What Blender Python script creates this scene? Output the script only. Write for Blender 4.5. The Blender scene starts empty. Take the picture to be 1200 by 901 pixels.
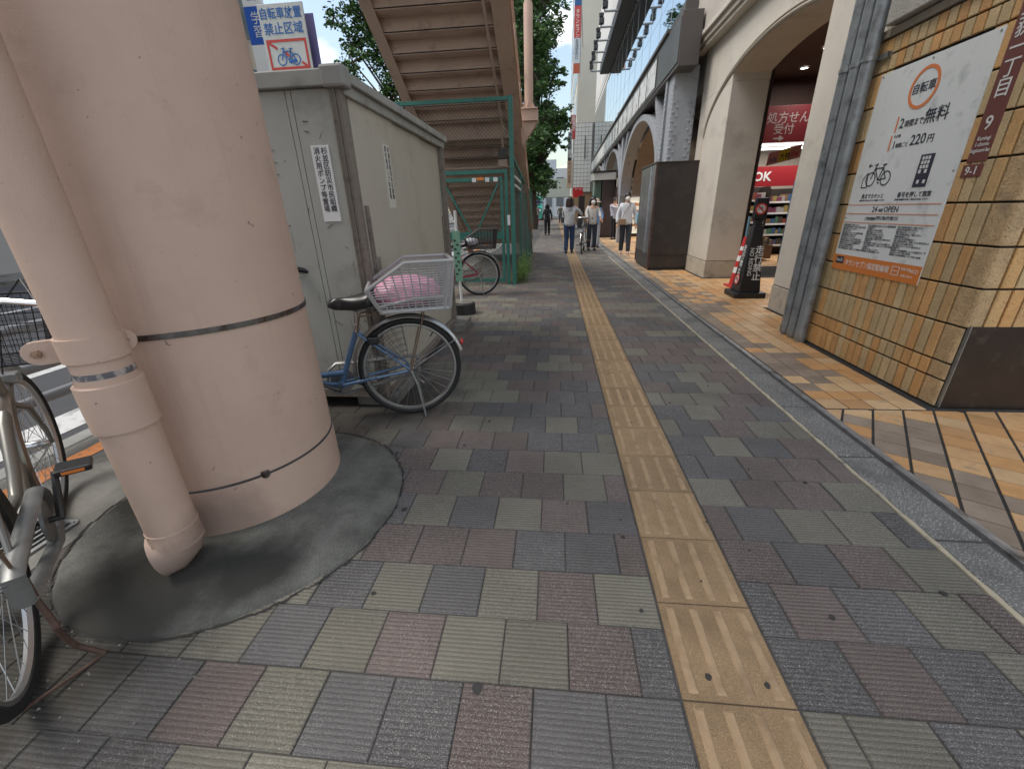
import bpy, bmesh, math, random
import numpy as np
from mathutils import Vector, Matrix
random.seed(7)
S = bpy.context.scene
PI = math.pi
# ------------------------------------------------------------------ camera
cam_d = bpy.data.cameras.new('camera'); cam = bpy.data.objects.new('camera', cam_d)
S.collection.objects.link(cam); S.camera = cam
cam_d.sensor_fit = 'HORIZONTAL'; cam_d.sensor_width = 36.0; cam_d.lens = 483.3/1200*36.0
cam_d.clip_start = 0.02; cam_d.clip_end = 2000
PITCH, YAW, ROLL = math.radians(22.834), math.radians(6.132), math.radians(-1.692)
cam.matrix_world = (Matrix.Translation((0, 0, 1.23)) @ Matrix.Rotation(YAW, 4, 'Z')
                    @ Matrix.Rotation(PI/2-PITCH, 4, 'X') @ Matrix.Rotation(ROLL, 4, 'Z'))
# ------------------------------------------------------------------ world + sun
SUN_EL, SUN_AZ = math.radians(56), math.radians(-98)      # azimuth from +Y towards +X
w = bpy.data.worlds.new('World'); S.world = w; w.use_nodes = True
nt = w.node_tree; nt.nodes.clear()
def nd(t, typ, **kw):
    n = t.nodes.new(typ)
    for k, v in kw.items():
        if k.startswith('i_'): n.inputs[k[2:].replace('_', ' ')].default_value = v
        else: setattr(n, k, v)
    return n
sky = nd(nt, 'ShaderNodeTexSky', sky_type='NISHITA', sun_disc=False, sun_elevation=SUN_EL, sun_rotation=SUN_AZ)
sky.air_density = 1.4; sky.dust_density = 2.0
tc = nd(nt, 'ShaderNodeTexCoord'); mp = nd(nt, 'ShaderNodeMapping'); mp.inputs['Scale'].default_value = (1, 1, 2.2); mp.inputs['Location'].default_value = (0.35, 0.1, 0.22)
nz = nd(nt, 'ShaderNodeTexNoise', i_Scale=2.6, i_Detail=9.0, i_Roughness=0.56)
rp = nd(nt, 'ShaderNodeValToRGB'); rp.color_ramp.elements[0].position = 0.485; rp.color_ramp.elements[1].position = 0.61
rp.color_ramp.elements[0].color = (.06, .06, .06, 1); rp.color_ramp.elements[1].color = (1, 1, 1, 1)
mix = nd(nt, 'ShaderNodeMix', data_type='RGBA'); mix.inputs['B'].default_value = (8.8, 8.55, 8.2, 1)
bg = nd(nt, 'ShaderNodeBackground', i_Strength=0.115); ow = nd(nt, 'ShaderNodeOutputWorld')
for a, b in ((tc.outputs['Generated'], mp.inputs['Vector']), (mp.outputs[0], nz.inputs['Vector']), (nz.outputs['Fac'], rp.inputs[0]),
             (rp.outputs[0], mix.inputs['Factor']), (sky.outputs[0], mix.inputs['A']), (mix.outputs['Result'], bg.inputs[0]), (bg.outputs[0], ow.inputs[0])):
    nt.links.new(a, b)
sd = bpy.data.lights.new('sun', 'SUN'); sun = bpy.data.objects.new('sun', sd); S.collection.objects.link(sun)
sd.energy = 1.25; sd.angle = math.radians(26); sd.color = (1, .95, .88)
sdir = Vector((math.sin(SUN_AZ)*math.cos(SUN_EL), math.cos(SUN_AZ)*math.cos(SUN_EL), math.sin(SUN_EL)))
sun.rotation_euler = sdir.to_track_quat('Z', 'Y').to_euler()
S.view_settings.view_transform = 'Standard'; S.view_settings.look = 'None'; S.view_settings.exposure = 0.9; S.view_settings.gamma = 1
# ------------------------------------------------------------------ materials
MATS = {}
def mat(name, col, rough=.7, metal=0, noise=0, nscale=8, bump=0, bscale=60, col2=None, rnd=0, emit=None, spec=.5, dirt=None, dscale=3, dlo=.52, dhi=.7, alpha=None, coat=0, bdist=.002, speck=None, grooves=False, spots=None, chips=None, streak=None):
    if name in MATS: return MATS[name]
    m = bpy.data.materials.new(name); m.use_nodes = True; t = m.node_tree; t.nodes.clear()
    o = nd(t, 'ShaderNodeOutputMaterial'); p = nd(t, 'ShaderNodeBsdfPrincipled'); t.links.new(p.outputs[0], o.inputs[0])
    p.inputs['Roughness'].default_value = rough; p.inputs['Metallic'].default_value = metal; p.inputs['Specular IOR Level'].default_value = spec
    if coat: p.inputs['Coat Weight'].default_value = coat
    c = tuple(col)+(1,); p.inputs['Base Color'].default_value = c; cur = None
    geo = nd(t, 'ShaderNodeNewGeometry')
    def mixn(fac, a, b, blend='MIX'):
        mx = nd(t, 'ShaderNodeMix', data_type='RGBA', blend_type=blend)
        for s, v in (('Factor', fac), ('A', a), ('B', b)):
            if hasattr(v, 'is_output'): t.links.new(v, mx.inputs[s])
            else: mx.inputs[s].default_value = v
        return mx.outputs['Result']
    def noi(sc, det=5, ro=.6):
        n = nd(t, 'ShaderNodeTexNoise', i_Scale=sc, i_Detail=float(det), i_Roughness=ro); t.links.new(geo.outputs['Position'], n.inputs['Vector']); return n.outputs['Fac']
    def ramp(f, lo, hi):
        r = nd(t, 'ShaderNodeMapRange'); r.inputs['From Min'].default_value = lo; r.inputs['From Max'].default_value = hi; t.links.new(f, r.inputs['Value']); return r.outputs[0]
    cur = c
    if col2: cur = mixn(ramp(noi(nscale, 4), .4, .62), cur, tuple(col2)+(1,))
    if rnd:
        oi = nd(t, 'ShaderNodeObjectInfo'); r = ramp(oi.outputs['Random'], 0, 1); rr = nd(t, 'ShaderNodeMapRange'); rr.inputs['To Min'].default_value = 1-rnd; rr.inputs['To Max'].default_value = 1+rnd; t.links.new(r, rr.inputs['Value'])
        cb = nd(t, 'ShaderNodeCombineColor'); [t.links.new(rr.outputs[0], cb.inputs[i]) for i in range(3)]
        cur = mixn(1.0, cur, cb.outputs[0], 'MULTIPLY')
    if noise:
        f = ramp(noi(nscale, 6), .3, .7); lo = tuple([1-noise]*3)+(1,); hi = tuple([1+noise]*3)+(1,)
        cur = mixn(1.0, cur, mixn(f, lo, hi), 'MULTIPLY')
    if speck:
        f = ramp(noi(speck[0], 2, .5), speck[1], speck[1]+.10); cur = mixn(f, cur, tuple(speck[2])+(1,))
        f = ramp(noi(speck[0]*.8+31, 2, .5), .44, .30); cur = mixn(f, cur, mixn(1.0, cur, (.45, .45, .45, 1), 'MULTIPLY'))
    if dirt:
        f = ramp(noi(dscale, 7, .65), dlo, dhi); cur = mixn(f, cur, tuple(dirt)+(1,))
    if streak:      # rain streaks: noise stretched down the surface
        mpn = nd(t, 'ShaderNodeMapping'); mpn.inputs['Scale'].default_value = (streak[0], streak[0], streak[0]*.06); t.links.new(geo.outputs['Position'], mpn.inputs['Vector'])
        ns_ = nd(t, 'ShaderNodeTexNoise', i_Scale=1.0, i_Detail=6.0, i_Roughness=.65); t.links.new(mpn.outputs[0], ns_.inputs['Vector'])
        cur = mixn(ramp(ns_.outputs['Fac'], streak[1], streak[1]+.22), cur, tuple(streak[2])+(1,))
    if chips: cur = mixn(ramp(noi(chips[0], 3, .7), chips[1], chips[1]+.03), cur, tuple(chips[2])+(1,))
    for (sx0, sy0, sr, sc_) in (spots or []):      # patches of street grime, in world position
        vm = nd(t, 'ShaderNodeVectorMath', operation='DISTANCE'); vm.inputs[1].default_value = (sx0, sy0, 0); t.links.new(geo.outputs['Position'], vm.inputs[0])
        ad = nd(t, 'ShaderNodeMath', operation='MULTIPLY_ADD'); t.links.new(noi(3.2, 7, .68), ad.inputs[0]); ad.inputs[1].default_value = -sr*1.5; t.links.new(vm.outputs['Value'], ad.inputs[2])
        cur = mixn(ramp(ad.outputs[0], sr*.35, -sr*.25), cur, tuple(sc_)+(1,))
    if hasattr(cur, 'is_output'): t.links.new(cur, p.inputs['Base Color'])
    last = None
    if bump:
        b = nd(t, 'ShaderNodeBump', i_Strength=bump, i_Distance=bdist); t.links.new(noi(bscale, 4), b.inputs['Height']); last = b
    if grooves:
        sx = nd(t, 'ShaderNodeSeparateXYZ'); t.links.new(geo.outputs['Position'], sx.inputs[0])
        wob = nd(t, 'ShaderNodeMath', operation='MULTIPLY_ADD'); t.links.new(noi(14, 3), wob.inputs[0]); wob.inputs[1].default_value = .0035; t.links.new(sx.outputs['Y'], wob.inputs[2])
        a = nd(t, 'ShaderNodeMath', operation='MULTIPLY'); a.inputs[1].default_value = 2*PI/.0142; t.links.new(wob.outputs[0], a.inputs[0])
        s = nd(t, 'ShaderNodeMath', operation='SINE'); t.links.new(a.outputs[0], s.inputs[0])
        b2 = nd(t, 'ShaderNodeBump', i_Strength=.6, i_Distance=.0018); t.links.new(s.outputs[0], b2.inputs['Height'])
        if last: t.links.new(last.outputs[0], b2.inputs['Normal'])
        last = b2
        # groove bottoms are tinted darker
        g = ramp(s.outputs[0], -.55, -.95); gm = nd(t, 'ShaderNodeMath', operation='MULTIPLY'); gm.inputs[1].default_value = .55; t.links.new(g, gm.inputs[0])
        cur = mixn(gm.outputs[0], cur, mixn(1.0, cur, (.45, .45, .45, 1), 'MULTIPLY')); t.links.new(cur, p.inputs['Base Color'])
    if last: t.links.new(last.outputs[0], p.inputs['Normal'])
    if emit: p.inputs['Emission Color'].default_value = tuple(emit[:3])+(1,); p.inputs['Emission Strength'].default_value = emit[3]
    if alpha is not None: p.inputs['Alpha'].default_value = alpha
    MATS[name] = m; return m
# ------------------------------------------------------------------ objects
BASE = {}
def link(o): S.collection.objects.link(o); return o
def tag(o, label=None, cat=None, group=None, kind=None):
    if label: o['label'] = label
    if cat: o['category'] = cat
    if group: o['group'] = group
    if kind: o['kind'] = kind
    return o
def thing(name, label, cat, loc=(0, 0, 0), group=None, rz=0, local=False):
    o = link(bpy.data.objects.new(name, None)); o.location = loc; o.rotation_euler = (0, 0, rz); o.empty_display_size = .1
    BASE[o.name] = (0, 0, 0) if local else tuple(loc)
    return tag(o, label, cat, group)
class MB:
    def __init__(s): s.v = []; s.f = []; s.mi = []
    def add(s, vs, fs, mi=0):
        n = len(s.v); s.v += [tuple(v) for v in vs]; s.f += [tuple(i+n for i in f) for f in fs]; s.mi += [mi]*len(fs); return s
    def box(s, x0, x1, y0, y1, z0, z1, mi=0):
        vs = [(x, y, z) for z in (z0, z1) for y in (y0, y1) for x in (x0, x1)]
        return s.add(vs, [(0, 2, 3, 1), (4, 5, 7, 6), (0, 1, 5, 4), (2, 6, 7, 3), (0, 4, 6, 2), (1, 3, 7, 5)], mi)
    def bar(s, a, b, wdt, hgt=None, up=(0, 0, 1), mi=0):
        a = Vector(a); b = Vector(b); d = (b-a).normalized(); u = Vector(up)
        if abs(d.dot(u)) > .98: u = Vector((0, 1, 0))
        r = d.cross(u).normalized()*(wdt/2); u = r.cross(d).normalized()*((hgt or wdt)/2)
        vs = [p+i*r+j*u for p in (a, b) for i, j in ((-1, -1), (1, -1), (1, 1), (-1, 1))]
        return s.add(vs, [(0, 1, 2, 3), (7, 6, 5, 4), (0, 4, 5, 1), (1, 5, 6, 2), (2, 6, 7, 3), (3, 7, 4, 0)], mi)
    def tube(s, pts, r, n=8, mi=0, closed=False, caps=True, sq=None):
        pts = [Vector(p) for p in pts]; k = len(pts); rs = r if hasattr(r, '__len__') else [r]*k; rings = []; up = None
        for i, p in enumerate(pts):
            a = pts[i-1] if (i > 0 or closed) else p; b = pts[(i+1) % k] if (i < k-1 or closed) else p
            d = (b-a).normalized()
            if up is None: up = Vector((0, 0, 1)) if abs(d.z) < .9 else Vector((0, 1, 0))
            x = d.cross(up).normalized(); up = x.cross(d).normalized()
            sx, sy = sq[i] if sq else (1, 1)
            rings.append([p+(x*math.cos(2*PI*j/n)*sx+up*math.sin(2*PI*j/n)*sy)*rs[i] for j in range(n)])
        vs = [v for rg in rings for v in rg]; fs = []
        for i in range(k if closed else k-1):
            for j in range(n):
                q = (j+1) % n; i2 = (i+1) % k; fs.append((i*n+j, i*n+q, i2*n+q, i2*n+j))
        if caps and not closed: fs += [tuple(range(n))[::-1], tuple(range((k-1)*n, k*n))]
        return s.add(vs, fs, mi)
    def lathe(s, prof, n=24, c=(0, 0, 0), axis='z', mi=0, a0=0, a1=2*PI, sc=(1, 1)):
        full = abs(a1-a0-2*PI) < 1e-6; m = n if full else n+1; vs = []; k = len(prof)
        for j in range(m):
            a = a0+(a1-a0)*j/n; ca, sa = math.cos(a)*sc[0], math.sin(a)*sc[1]
            for r, h in prof:
                v = (r*ca, r*sa, h) if axis == 'z' else ((h, r*ca, r*sa) if axis == 'x' else (r*ca, h, r*sa))
                vs.append((v[0]+c[0], v[1]+c[1], v[2]+c[2]))
        fs = [(j*k+i, ((j+1) % m)*k+i, ((j+1) % m)*k+i+1, j*k+i+1) for j in range(n) for i in range(k-1)]
        if axis == 'y': fs = [f[::-1] for f in fs]
        return s.add(vs, fs, mi)
    def prism(s, poly, z0, z1, ax='z', mi=0):
        n = len(poly)
        def P(a, b, h): return (a, b, h) if ax == 'z' else ((h, a, b) if ax == 'x' else (a, h, b))
        vs = [P(a, b, z0) for a, b in poly]+[P(a, b, z1) for a, b in poly]
        return s.add(vs, [tuple(range(n))[::-1], tuple(range(n, 2*n))]+[(i, (i+1) % n, n+(i+1) % n, n+i) for i in range(n)], mi)
    def cblock(s, x0, x1, y0, y1, z0, z1, ch=.003, mi=0):    # block with chamfered top
        vs = [(x, y, z0) for y in (y0, y1) for x in (x0, x1)]+[(x, y, z1-ch) for y in (y0, y1) for x in (x0, x1)]+[(x, y, z1) for y in (y0+ch, y1-ch) for x in (x0+ch, x1-ch)]
        return s.add(vs, [(0, 1, 5, 4), (1, 3, 7, 5), (3, 2, 6, 7), (2, 0, 4, 6), (4, 5, 9, 8), (5, 7, 11, 9), (7, 6, 10, 11), (6, 4, 8, 10), (8, 9, 11, 10)], mi)
    def xform(s, M):
        s.v = [tuple(M @ Vector(v)) for v in s.v]; return s
    def mesh(s, name, mats, smooth=False, base=(0, 0, 0), recalc=True, bevel=0, angle=None):
        me = bpy.data.meshes.new(name)
        me.from_pydata([(v[0]-base[0], v[1]-base[1], v[2]-base[2]) for v in s.v], [], s.f)
        for m in (mats if isinstance(mats, (list, tuple)) else [mats]): me.materials.append(m)
        me.polygons.foreach_set('material_index', s.mi)
        if recalc or bevel:
            bm = bmesh.new(); bm.from_mesh(me)
            if recalc: bmesh.ops.recalc_face_normals(bm, faces=bm.faces)
            if bevel: bmesh.ops.bevel(bm, geom=[e for e in bm.edges if len(e.link_faces) == 2 and e.calc_face_angle(0) > .6], offset=bevel, segments=2, affect='EDGES', profile=.5, clamp_overlap=True)
            bm.to_mesh(me); bm.free()
        if smooth:
            me.polygons.foreach_set('use_smooth', [True]*len(me.polygons))
            try: me.set_sharp_from_angle(angle=angle or .7)
            except Exception: pass
        me.update(); return me
    def build(s, name, mats, parent=None, smooth=False, base=None, label=None, cat=None, group=None, kind=None, recalc=True, bevel=0, angle=None):
        b = BASE.get(parent.name, (0, 0, 0)) if parent is not None else (base or (0, 0, 0))
        o = link(bpy.data.objects.new(name, s.mesh(name, mats, smooth, b, recalc, bevel, angle)))
        if parent is not None: o.parent = parent
        else: o.location = b
        BASE[o.name] = b
        return tag(o, label, cat, group, kind)
def inst(src_mesh, name, parent, loc, rz=0):
    o = link(bpy.data.objects.new(name, src_mesh)); o.parent = parent; o.location = loc
    if rz: o.rotation_euler = (0, 0, rz)
    return o
def copy_thing(root, loc, rz, label):
    r = root.copy(); link(r); r.location = loc; r.rotation_euler = (0, 0, rz); r['label'] = label; BASE[r.name] = (0, 0, 0)
    for ch in list(root.children):
        c = ch.copy(); link(c); c.parent = r
        for g in list(ch.children):
            d = g.copy(); link(d); d.parent = c
    return r
FACE = {'-x': Matrix(((0, 0, -1), (-1, 0, 0), (0, 1, 0))), '-y': Matrix(((1, 0, 0), (0, 0, -1), (0, 1, 0))), '+x': Matrix(((0, 0, 1), (1, 0, 0), (0, 1, 0)))}
def txt(body, size, loc, face, m, parent, ex=.0006, align='LEFT', name='lettering', bold=0, sx=1, vertical=False, space=1.0, rot=None, tight=None):
    if vertical: body = '\n'.join(body)
    c = bpy.data.curves.new('t', 'FONT'); c.body = body; c.size = size; c.extrude = ex; c.align_x = align; c.resolution_u = 2
    c.offset = bold*min(1, size/.09)*.55; c.space_line = space
    if tight: c.space_character = tight
    o = bpy.data.objects.new('t', c); link(o)
    dg = bpy.context.evaluated_depsgraph_get(); me = bpy.data.meshes.new_from_object(o.evaluated_get(dg)); bpy.data.objects.remove(o); bpy.data.curves.remove(c)
    R = rot if rot is not None else FACE[face]
    b = BASE.get(parent.name, (0, 0, 0)); n = len(me.vertices)
    co = np.empty(n*3); me.vertices.foreach_get('co', co); co = co.reshape(-1, 3); co[:, 0] *= sx
    co = co @ np.array(R).T + (np.array(loc)-np.array(b)); me.vertices.foreach_set('co', co.astype(np.float32).ravel())
    me.materials.clear(); me.materials.append(m); me.update()
    q = link(bpy.data.objects.new(name, me)); q.parent = parent; BASE[q.name] = b; return q
def strokes(polys, wd, face, m, parent, name, loc, th=.0012, closed=False):
    """flat line drawing: each polyline of (u, v) becomes one mitred strip on a panel"""
    R = FACE[face]; mb = MB()
    for q, pl in enumerate(polys):
        P = [Vector(p) for p in pl]; loop = len(P) > 3 and (P[0]-P[-1]).length < 1e-6
        if loop: P = P[:-1]
        n = len(P); L, Rr = [], []
        for i in range(n):
            a = P[i-1] if (i > 0 or loop) else P[i]; b = P[(i+1) % n] if (i < n-1 or loop) else P[i]
            d1 = (P[i]-a); d2 = (b-P[i])
            if d1.length < 1e-9: d1 = d2
            if d2.length < 1e-9: d2 = d1
            d1 = d1.normalized(); d2 = d2.normalized(); t_ = (d1+d2); t_ = t_.normalized() if t_.length > .05 else d1
            nn = Vector((-t_.y, t_.x)); k = 1/max(.35, abs(nn.dot(Vector((-d1.y, d1.x))))); L.append(P[i]+nn*wd/2*k); Rr.append(P[i]-nn*wd/2*k)
        z = th+.00012*q
        vs = [(*p, z) for p in L]+[(*p, z) for p in Rr]+[(*p, 0) for p in L]+[(*p, 0) for p in Rr]; fs = []
        for i in range(n if loop else n-1):
            k = (i+1) % n; fs += [(i, n+i, n+k, k), (i, k, 2*n+k, 2*n+i), (n+k, n+i, 3*n+i, 3*n+k)]
        mb.add(vs, fs)
    mb.v = [tuple(R @ Vector(v)+Vector(loc)) for v in mb.v]
    return mb.build(name, m, parent, recalc=False)
def circ(cx, cy, r, n=24, a0=0, a1=2*PI, ry=None): return [(cx+r*math.cos(a0+(a1-a0)*i/n), cy+(ry or r)*math.sin(a0+(a1-a0)*i/n)) for i in range(n+1)]

# palette
PINK = mat('pink_paint', (.525, .375, .295), .55, spots=[(-1.30, 1.17, .26, (.33, .235, .19)), (-1.40, 1.02, .16, (.30, .22, .18))], noise=.05, nscale=5, streak=(13, .57, (.465, .325, .262)), chips=(24, .70, (.22, .17, .145)), bump=.8, bscale=190, bdist=.0016, dirt=(.30, .205, .165), dscale=1.7, dlo=.58, dhi=.85, spec=.35)
PINK2 = mat('bridge_paint', (.47, .34, .265), .6, noise=.08, nscale=3, dirt=(.22, .15, .12), dscale=4, dlo=.55, dhi=.8, bump=.2, bscale=40)
BEIGE = mat('beige_render', (.58, .54, .47), .8, noise=.06, nscale=2.5, dirt=(.33, .30, .25), dscale=1.5, dlo=.55, dhi=.8, bump=.3, bscale=220)
STEEL = mat('dull_steel', (.32, .33, .33), .45, .8, noise=.15, nscale=30)
CHROME = mat('chrome', (.6, .6, .6), .25, 1)
DARK = mat('dark_brown_metal', (.028, .021, .018), .4, noise=.2, nscale=3, dirt=(.045, .035, .03), dscale=5, dlo=.5, dhi=.75)
BLACK = mat('black_rubber', (.012, .012, .013), .6)
BLKP = mat('black_plastic', (.015, .015, .017), .42)
GREY = mat('grey_grout', (.075, .07, .065), .95, noise=.3, nscale=12)
WHITE = mat('white_print', (.75, .75, .74), .5); INK = mat('black_print', (.03, .03, .045), .5); ORANGE = mat('orange_print', (.80, .24, .045), .5)
BLUEP = mat('blue_print', (.02, .13, .40), .5); REDP = mat('red_print', (.55, .05, .035), .5)
exec_parts = []
# ================================================================== GROUND
ASPH = mat('asphalt', (.075, .077, .082), .9, noise=.25, nscale=60, bump=.8, bscale=260, bdist=.004)
CONC = mat('grey_concrete', (.20, .195, .175), .9, noise=.22, nscale=6, dirt=(.075, .072, .066), dscale=2.4, dlo=.45, dhi=.7, bump=.4, bscale=150)
MB().box(-500, 500, -300, 900, -.9, -.155).build('ground', mat('far_ground', (.12, .115, .105), .95, noise=.1, nscale=.5), kind='structure')
MB().box(-13, -3.02, -40, 200, -.3, -.12).build('road', ASPH, kind='structure')
mb = MB()
mb.box(-3.74, -3.40, -12, 80, -.12, -.116)
for y in range(-3, 60, 5): mb.box(-5.1, -4.95, y, y+3.2, -.12, -.116)
mb.box(-9.2, -9.05, -12, 90, -.12, -.116)
mb.build('road_marking', mat('worn_white_paint', (.62, .62, .60), .8, dirt=(.16, .16, .16), dscale=9, dlo=.52, dhi=.75), kind='structure')
MB().box(-3.02, 14, -6, 200, -.3, -.006).build('sidewalk_bed', GREY, kind='structure')
mb = MB().cblock(-3.02, -2.86, -6, 120, -.2, .004, .02); mb.build('kerb', mat('pale_kerb_concrete', (.27, .27, .25), .9, noise=.15, nscale=10), kind='structure')
MB().box(-2.86, -2.0, -6, 120, -.1, .001).build('kerbside_concrete', CONC, kind='structure')
mb = MB()
ox = [(-2.745+random.uniform(-.012, .01), y) for y in np.arange(-4, 30, .08)]; ox2 = [(-2.62+random.uniform(-.012, .012), y) for y in np.arange(-4, 30, .08)]
for i in range(len(ox)-1): mb.add([(ox[i][0], ox[i][1], .0045), (ox2[i][0], ox2[i][1], .0045), (ox2[i+1][0], ox2[i+1][1], .0045), (ox[i+1][0], ox[i+1][1], .0045)], [(0, 1, 2, 3)])
mb.build('orange_line', mat('orange_road_paint', (.72, .27, .09), .8, dirt=(.25, .16, .10), dscale=22, dlo=.52, dhi=.7), kind='structure')
# far side of the street
MB().box(-30, -13, -40, 200, -.3, .0).build('far_pavement', CONC, kind='structure')

# ---- pavers
pv = link(bpy.data.objects.new('pavement', MB().box(-2.0, 1.466, -2.0, 60, -.05, -.0055).mesh('pavement', GREY))); tag(pv, kind='structure')
PK = dict(G=(.112, .108, .107), Y=(.176, .165, .130), R=(.146, .115, .104))
PM = {}
for k, c in PK.items():
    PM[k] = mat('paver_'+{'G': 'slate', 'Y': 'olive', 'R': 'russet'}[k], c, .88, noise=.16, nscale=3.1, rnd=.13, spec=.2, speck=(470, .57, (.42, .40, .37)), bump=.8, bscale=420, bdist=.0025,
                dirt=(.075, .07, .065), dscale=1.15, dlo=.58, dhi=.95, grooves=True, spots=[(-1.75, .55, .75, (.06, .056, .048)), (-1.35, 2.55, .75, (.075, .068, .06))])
order = 'GYR'; PMl = [PM[k] for k in order]
pmesh = {}
def paver_mesh(k, half, depth_var):
    key = (k, half, depth_var)
    if key not in pmesh:
        wv = .099 if half else .1985
        pmesh[key] = MB().cblock(-wv/2+.0017, wv/2-.0017, -.1012, .1012, -.012, .001*depth_var, .003).mesh('paver', PM[k], recalc=False)
    return pmesh[key]
LEFTC = {-1: 'GGRGGYRG', 0: 'GRYYRYGY', 1: 'YRYGYGYG', 2: 'RGGRRRYG', 3: 'GRYGYGGG', 4: 'RYRRYRG', 5: 'YYRGYRG', 6: 'YGGRRRG', 7: 'GYGYYRG', 8: 'RGGGGRR'}
RIGHTC = {-1: 'YYGY', 0: 'GRGY', 1: 'GRGYR', 2: 'RGRY', 3: 'RGYYG', 4: 'YRRY', 5: 'GGRRR', 6: 'GYGR', 7: 'YGRYY', 8: 'GYRG', 9: 'YYYRR', 10: 'RGYR', 11: 'GGYRR', 12: 'GGYR'}
rnd = random.Random(3)
tiles = []
for k in range(-10, 285):
    y = .735+.2055*(k+.5); half = (k % 2 == 0); prev = 'G'
    def pick(seq, i):
        global prev_c
        if seq and i < len(seq): return seq[i]
        return rnd.choice('GGRYYR') if rnd.random() > .3 else prev_c
    prev_c = 'G'
    x = .3545; i = 0
    skew = .020*1.0
    while x > -2.0:
        h = (half and i == 0); wv = .0993 if h else .1985; xc = x-wv/2; prev_c = pick(LEFTC.get(k), i)
        if not (xc < -.80 and y > 7.7) : tiles.append((xc, y, prev_c, h, 1.0))
        x -= wv; i += 1
    x = .660; i = 0; half2 = not half; pitch = .2020
    while x < 1.45:
        h = (half2 and i == 0); wv = .101 if h else pitch
        if x+wv > 1.468: h = True
        xc = x+(.0505 if h else wv/2); prev_c = pick(RIGHTC.get(k), i)
        tiles.append((xc, y, prev_c, h, 1.0)); x += (.101 if h else pitch); i += 1
def seen(x, y):
    if y < .33 or (x < -1.25 and y > 2.3) or (x < -.9 and y > 7.5): return False
    v = cam.matrix_world.inverted() @ Vector((x, y, 0)); 
    if v.z > -.05: return False
    u = v.x/-v.z*483.3; q = v.y/-v.z*483.3
    if math.hypot(x+1.38, y-1.44) < .60: return False
    return abs(u) < 640 and -490 < q
tiles.sort(key=lambda t: math.hypot(t[0], t[1], 1.2))
stuff = MB(); n = 0
for (x, y, k, h, _) in tiles:
    if n < 300 and seen(x, y):
        o = inst(paver_mesh(k, h, rnd.choice((-1, 0, 0, 1))), 'paver', pv, (x+rnd.uniform(-.0006, .0006), y+rnd.uniform(-.0006, .0006), 0)); o.rotation_euler = (rnd.uniform(-.004, .004), rnd.uniform(-.004, .004), 0); n += 1
    else:
        wv = .099 if h else .199; dz = rnd.uniform(-.001, .001)
        x0, x1, y0, y1 = x-wv/2+.0017, x+wv/2-.0017, y-.1012, y+.1012
        stuff.add([(x0, y0, dz-.003), (x1, y0, dz-.003), (x1, y1, dz-.003), (x0, y1, dz-.003), (x0+.003, y0+.003, dz), (x1-.003, y0+.003, dz), (x1-.003, y1-.003, dz), (x0+.003, y1-.003, dz)],
                  [(4, 5, 6, 7), (0, 1, 5, 4), (1, 2, 6, 5), (2, 3, 7, 6), (3, 0, 4, 7)], order.index(k))
stuff.build('distant_pavers', PMl, pv, recalc=False, kind='stuff')
# ---- tactile strip
TAC = mat('tactile_tile_ochre', (.30, .205, .115), .85, spec=.25, noise=.10, nscale=9, rnd=.13, bump=.6, bscale=500, bdist=.002, dirt=(.165, .115, .07), dscale=3.2, dlo=.5, dhi=.78, speck=(420, .62, (.55, .42, .28)))
mb = MB().cblock(-.1465, .1465, -.1500, .1500, -.012, .001, .003)
TACB = mat('tactile_bar_ochre', (.37, .26, .155), .8, spec=.25, noise=.12, nscale=30, bump=.5, bscale=500, bdist=.002, dirt=(.22, .15, .09), dscale=6)
for i in range(4):
    cx = -.1125+.075*i; 
    vs = []; L = .134
    for (hw, hl, z) in ((.0135, L, .001), (.0085, L-.008, .0055)):
        vs += [(cx-hw, -hl, z), (cx+hw, -hl, z), (cx+hw, hl, z), (cx-hw, hl, z)]
    mb.add(vs, [(0, 1, 5, 4), (1, 2, 6, 5), (2, 3, 7, 6), (3, 0, 4, 7), (4, 5, 6, 7)], 1)
tm = mb.mesh('tactile_tile', [TAC, TACB], recalc=False)
for k in range(-6, 62): inst(tm, 'tactile_tile', pv, (.508+rnd.uniform(-.0008, .0008), .735+.3035*(k+.5), 0))
far = MB()
for k in range(62, 190):
    y = .735+.3035*k; far.cblock(.362, .654, y+.002, y+.3, -.01, .001, .003)
    for i in range(4): far.box(.508-.1125+.075*i-.011, .508-.1125+.075*i+.011, y+.015, y+.285, 0, .005, 1)
far.build('distant_tactile_tiles', [TAC, TACB], pv, kind='stuff')
# ---- chewing-gum and asphalt blobs
gum = MB(); grd = random.Random(11)
for (x, y, r) in [(.448, .80, .012), (.60, .79, .011), (-.66, 1.44, .018), (-.85, 1.52, .014), (-.62, 1.0, .012), (.30, 1.0, .009), (-.2, .72, .02), (-.86, 1.9, .013), (-.5, 2.0, .012), (1.2, 1.75, .012), (.9, 1.02, .013), (1.32, 1.14, .015), (-.83, 1.15, .01), (-.4, 2.3, .012)]+[(grd.uniform(-1.7, 1.4), grd.uniform(.7, 7), grd.uniform(.004, .010)) for _ in range(60)]:
    r *= .8; a = [(x+r*grd.uniform(.7, 1.1)*math.cos(2*PI*i/9), y+r*grd.uniform(.7, 1.2)*math.sin(2*PI*i/9)) for i in range(9)]
    gum.prism(a, .0, .0035)
gum.build('gum_spots', mat('old_gum', (.035, .033, .032), .8), pv, kind='stuff')
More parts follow.
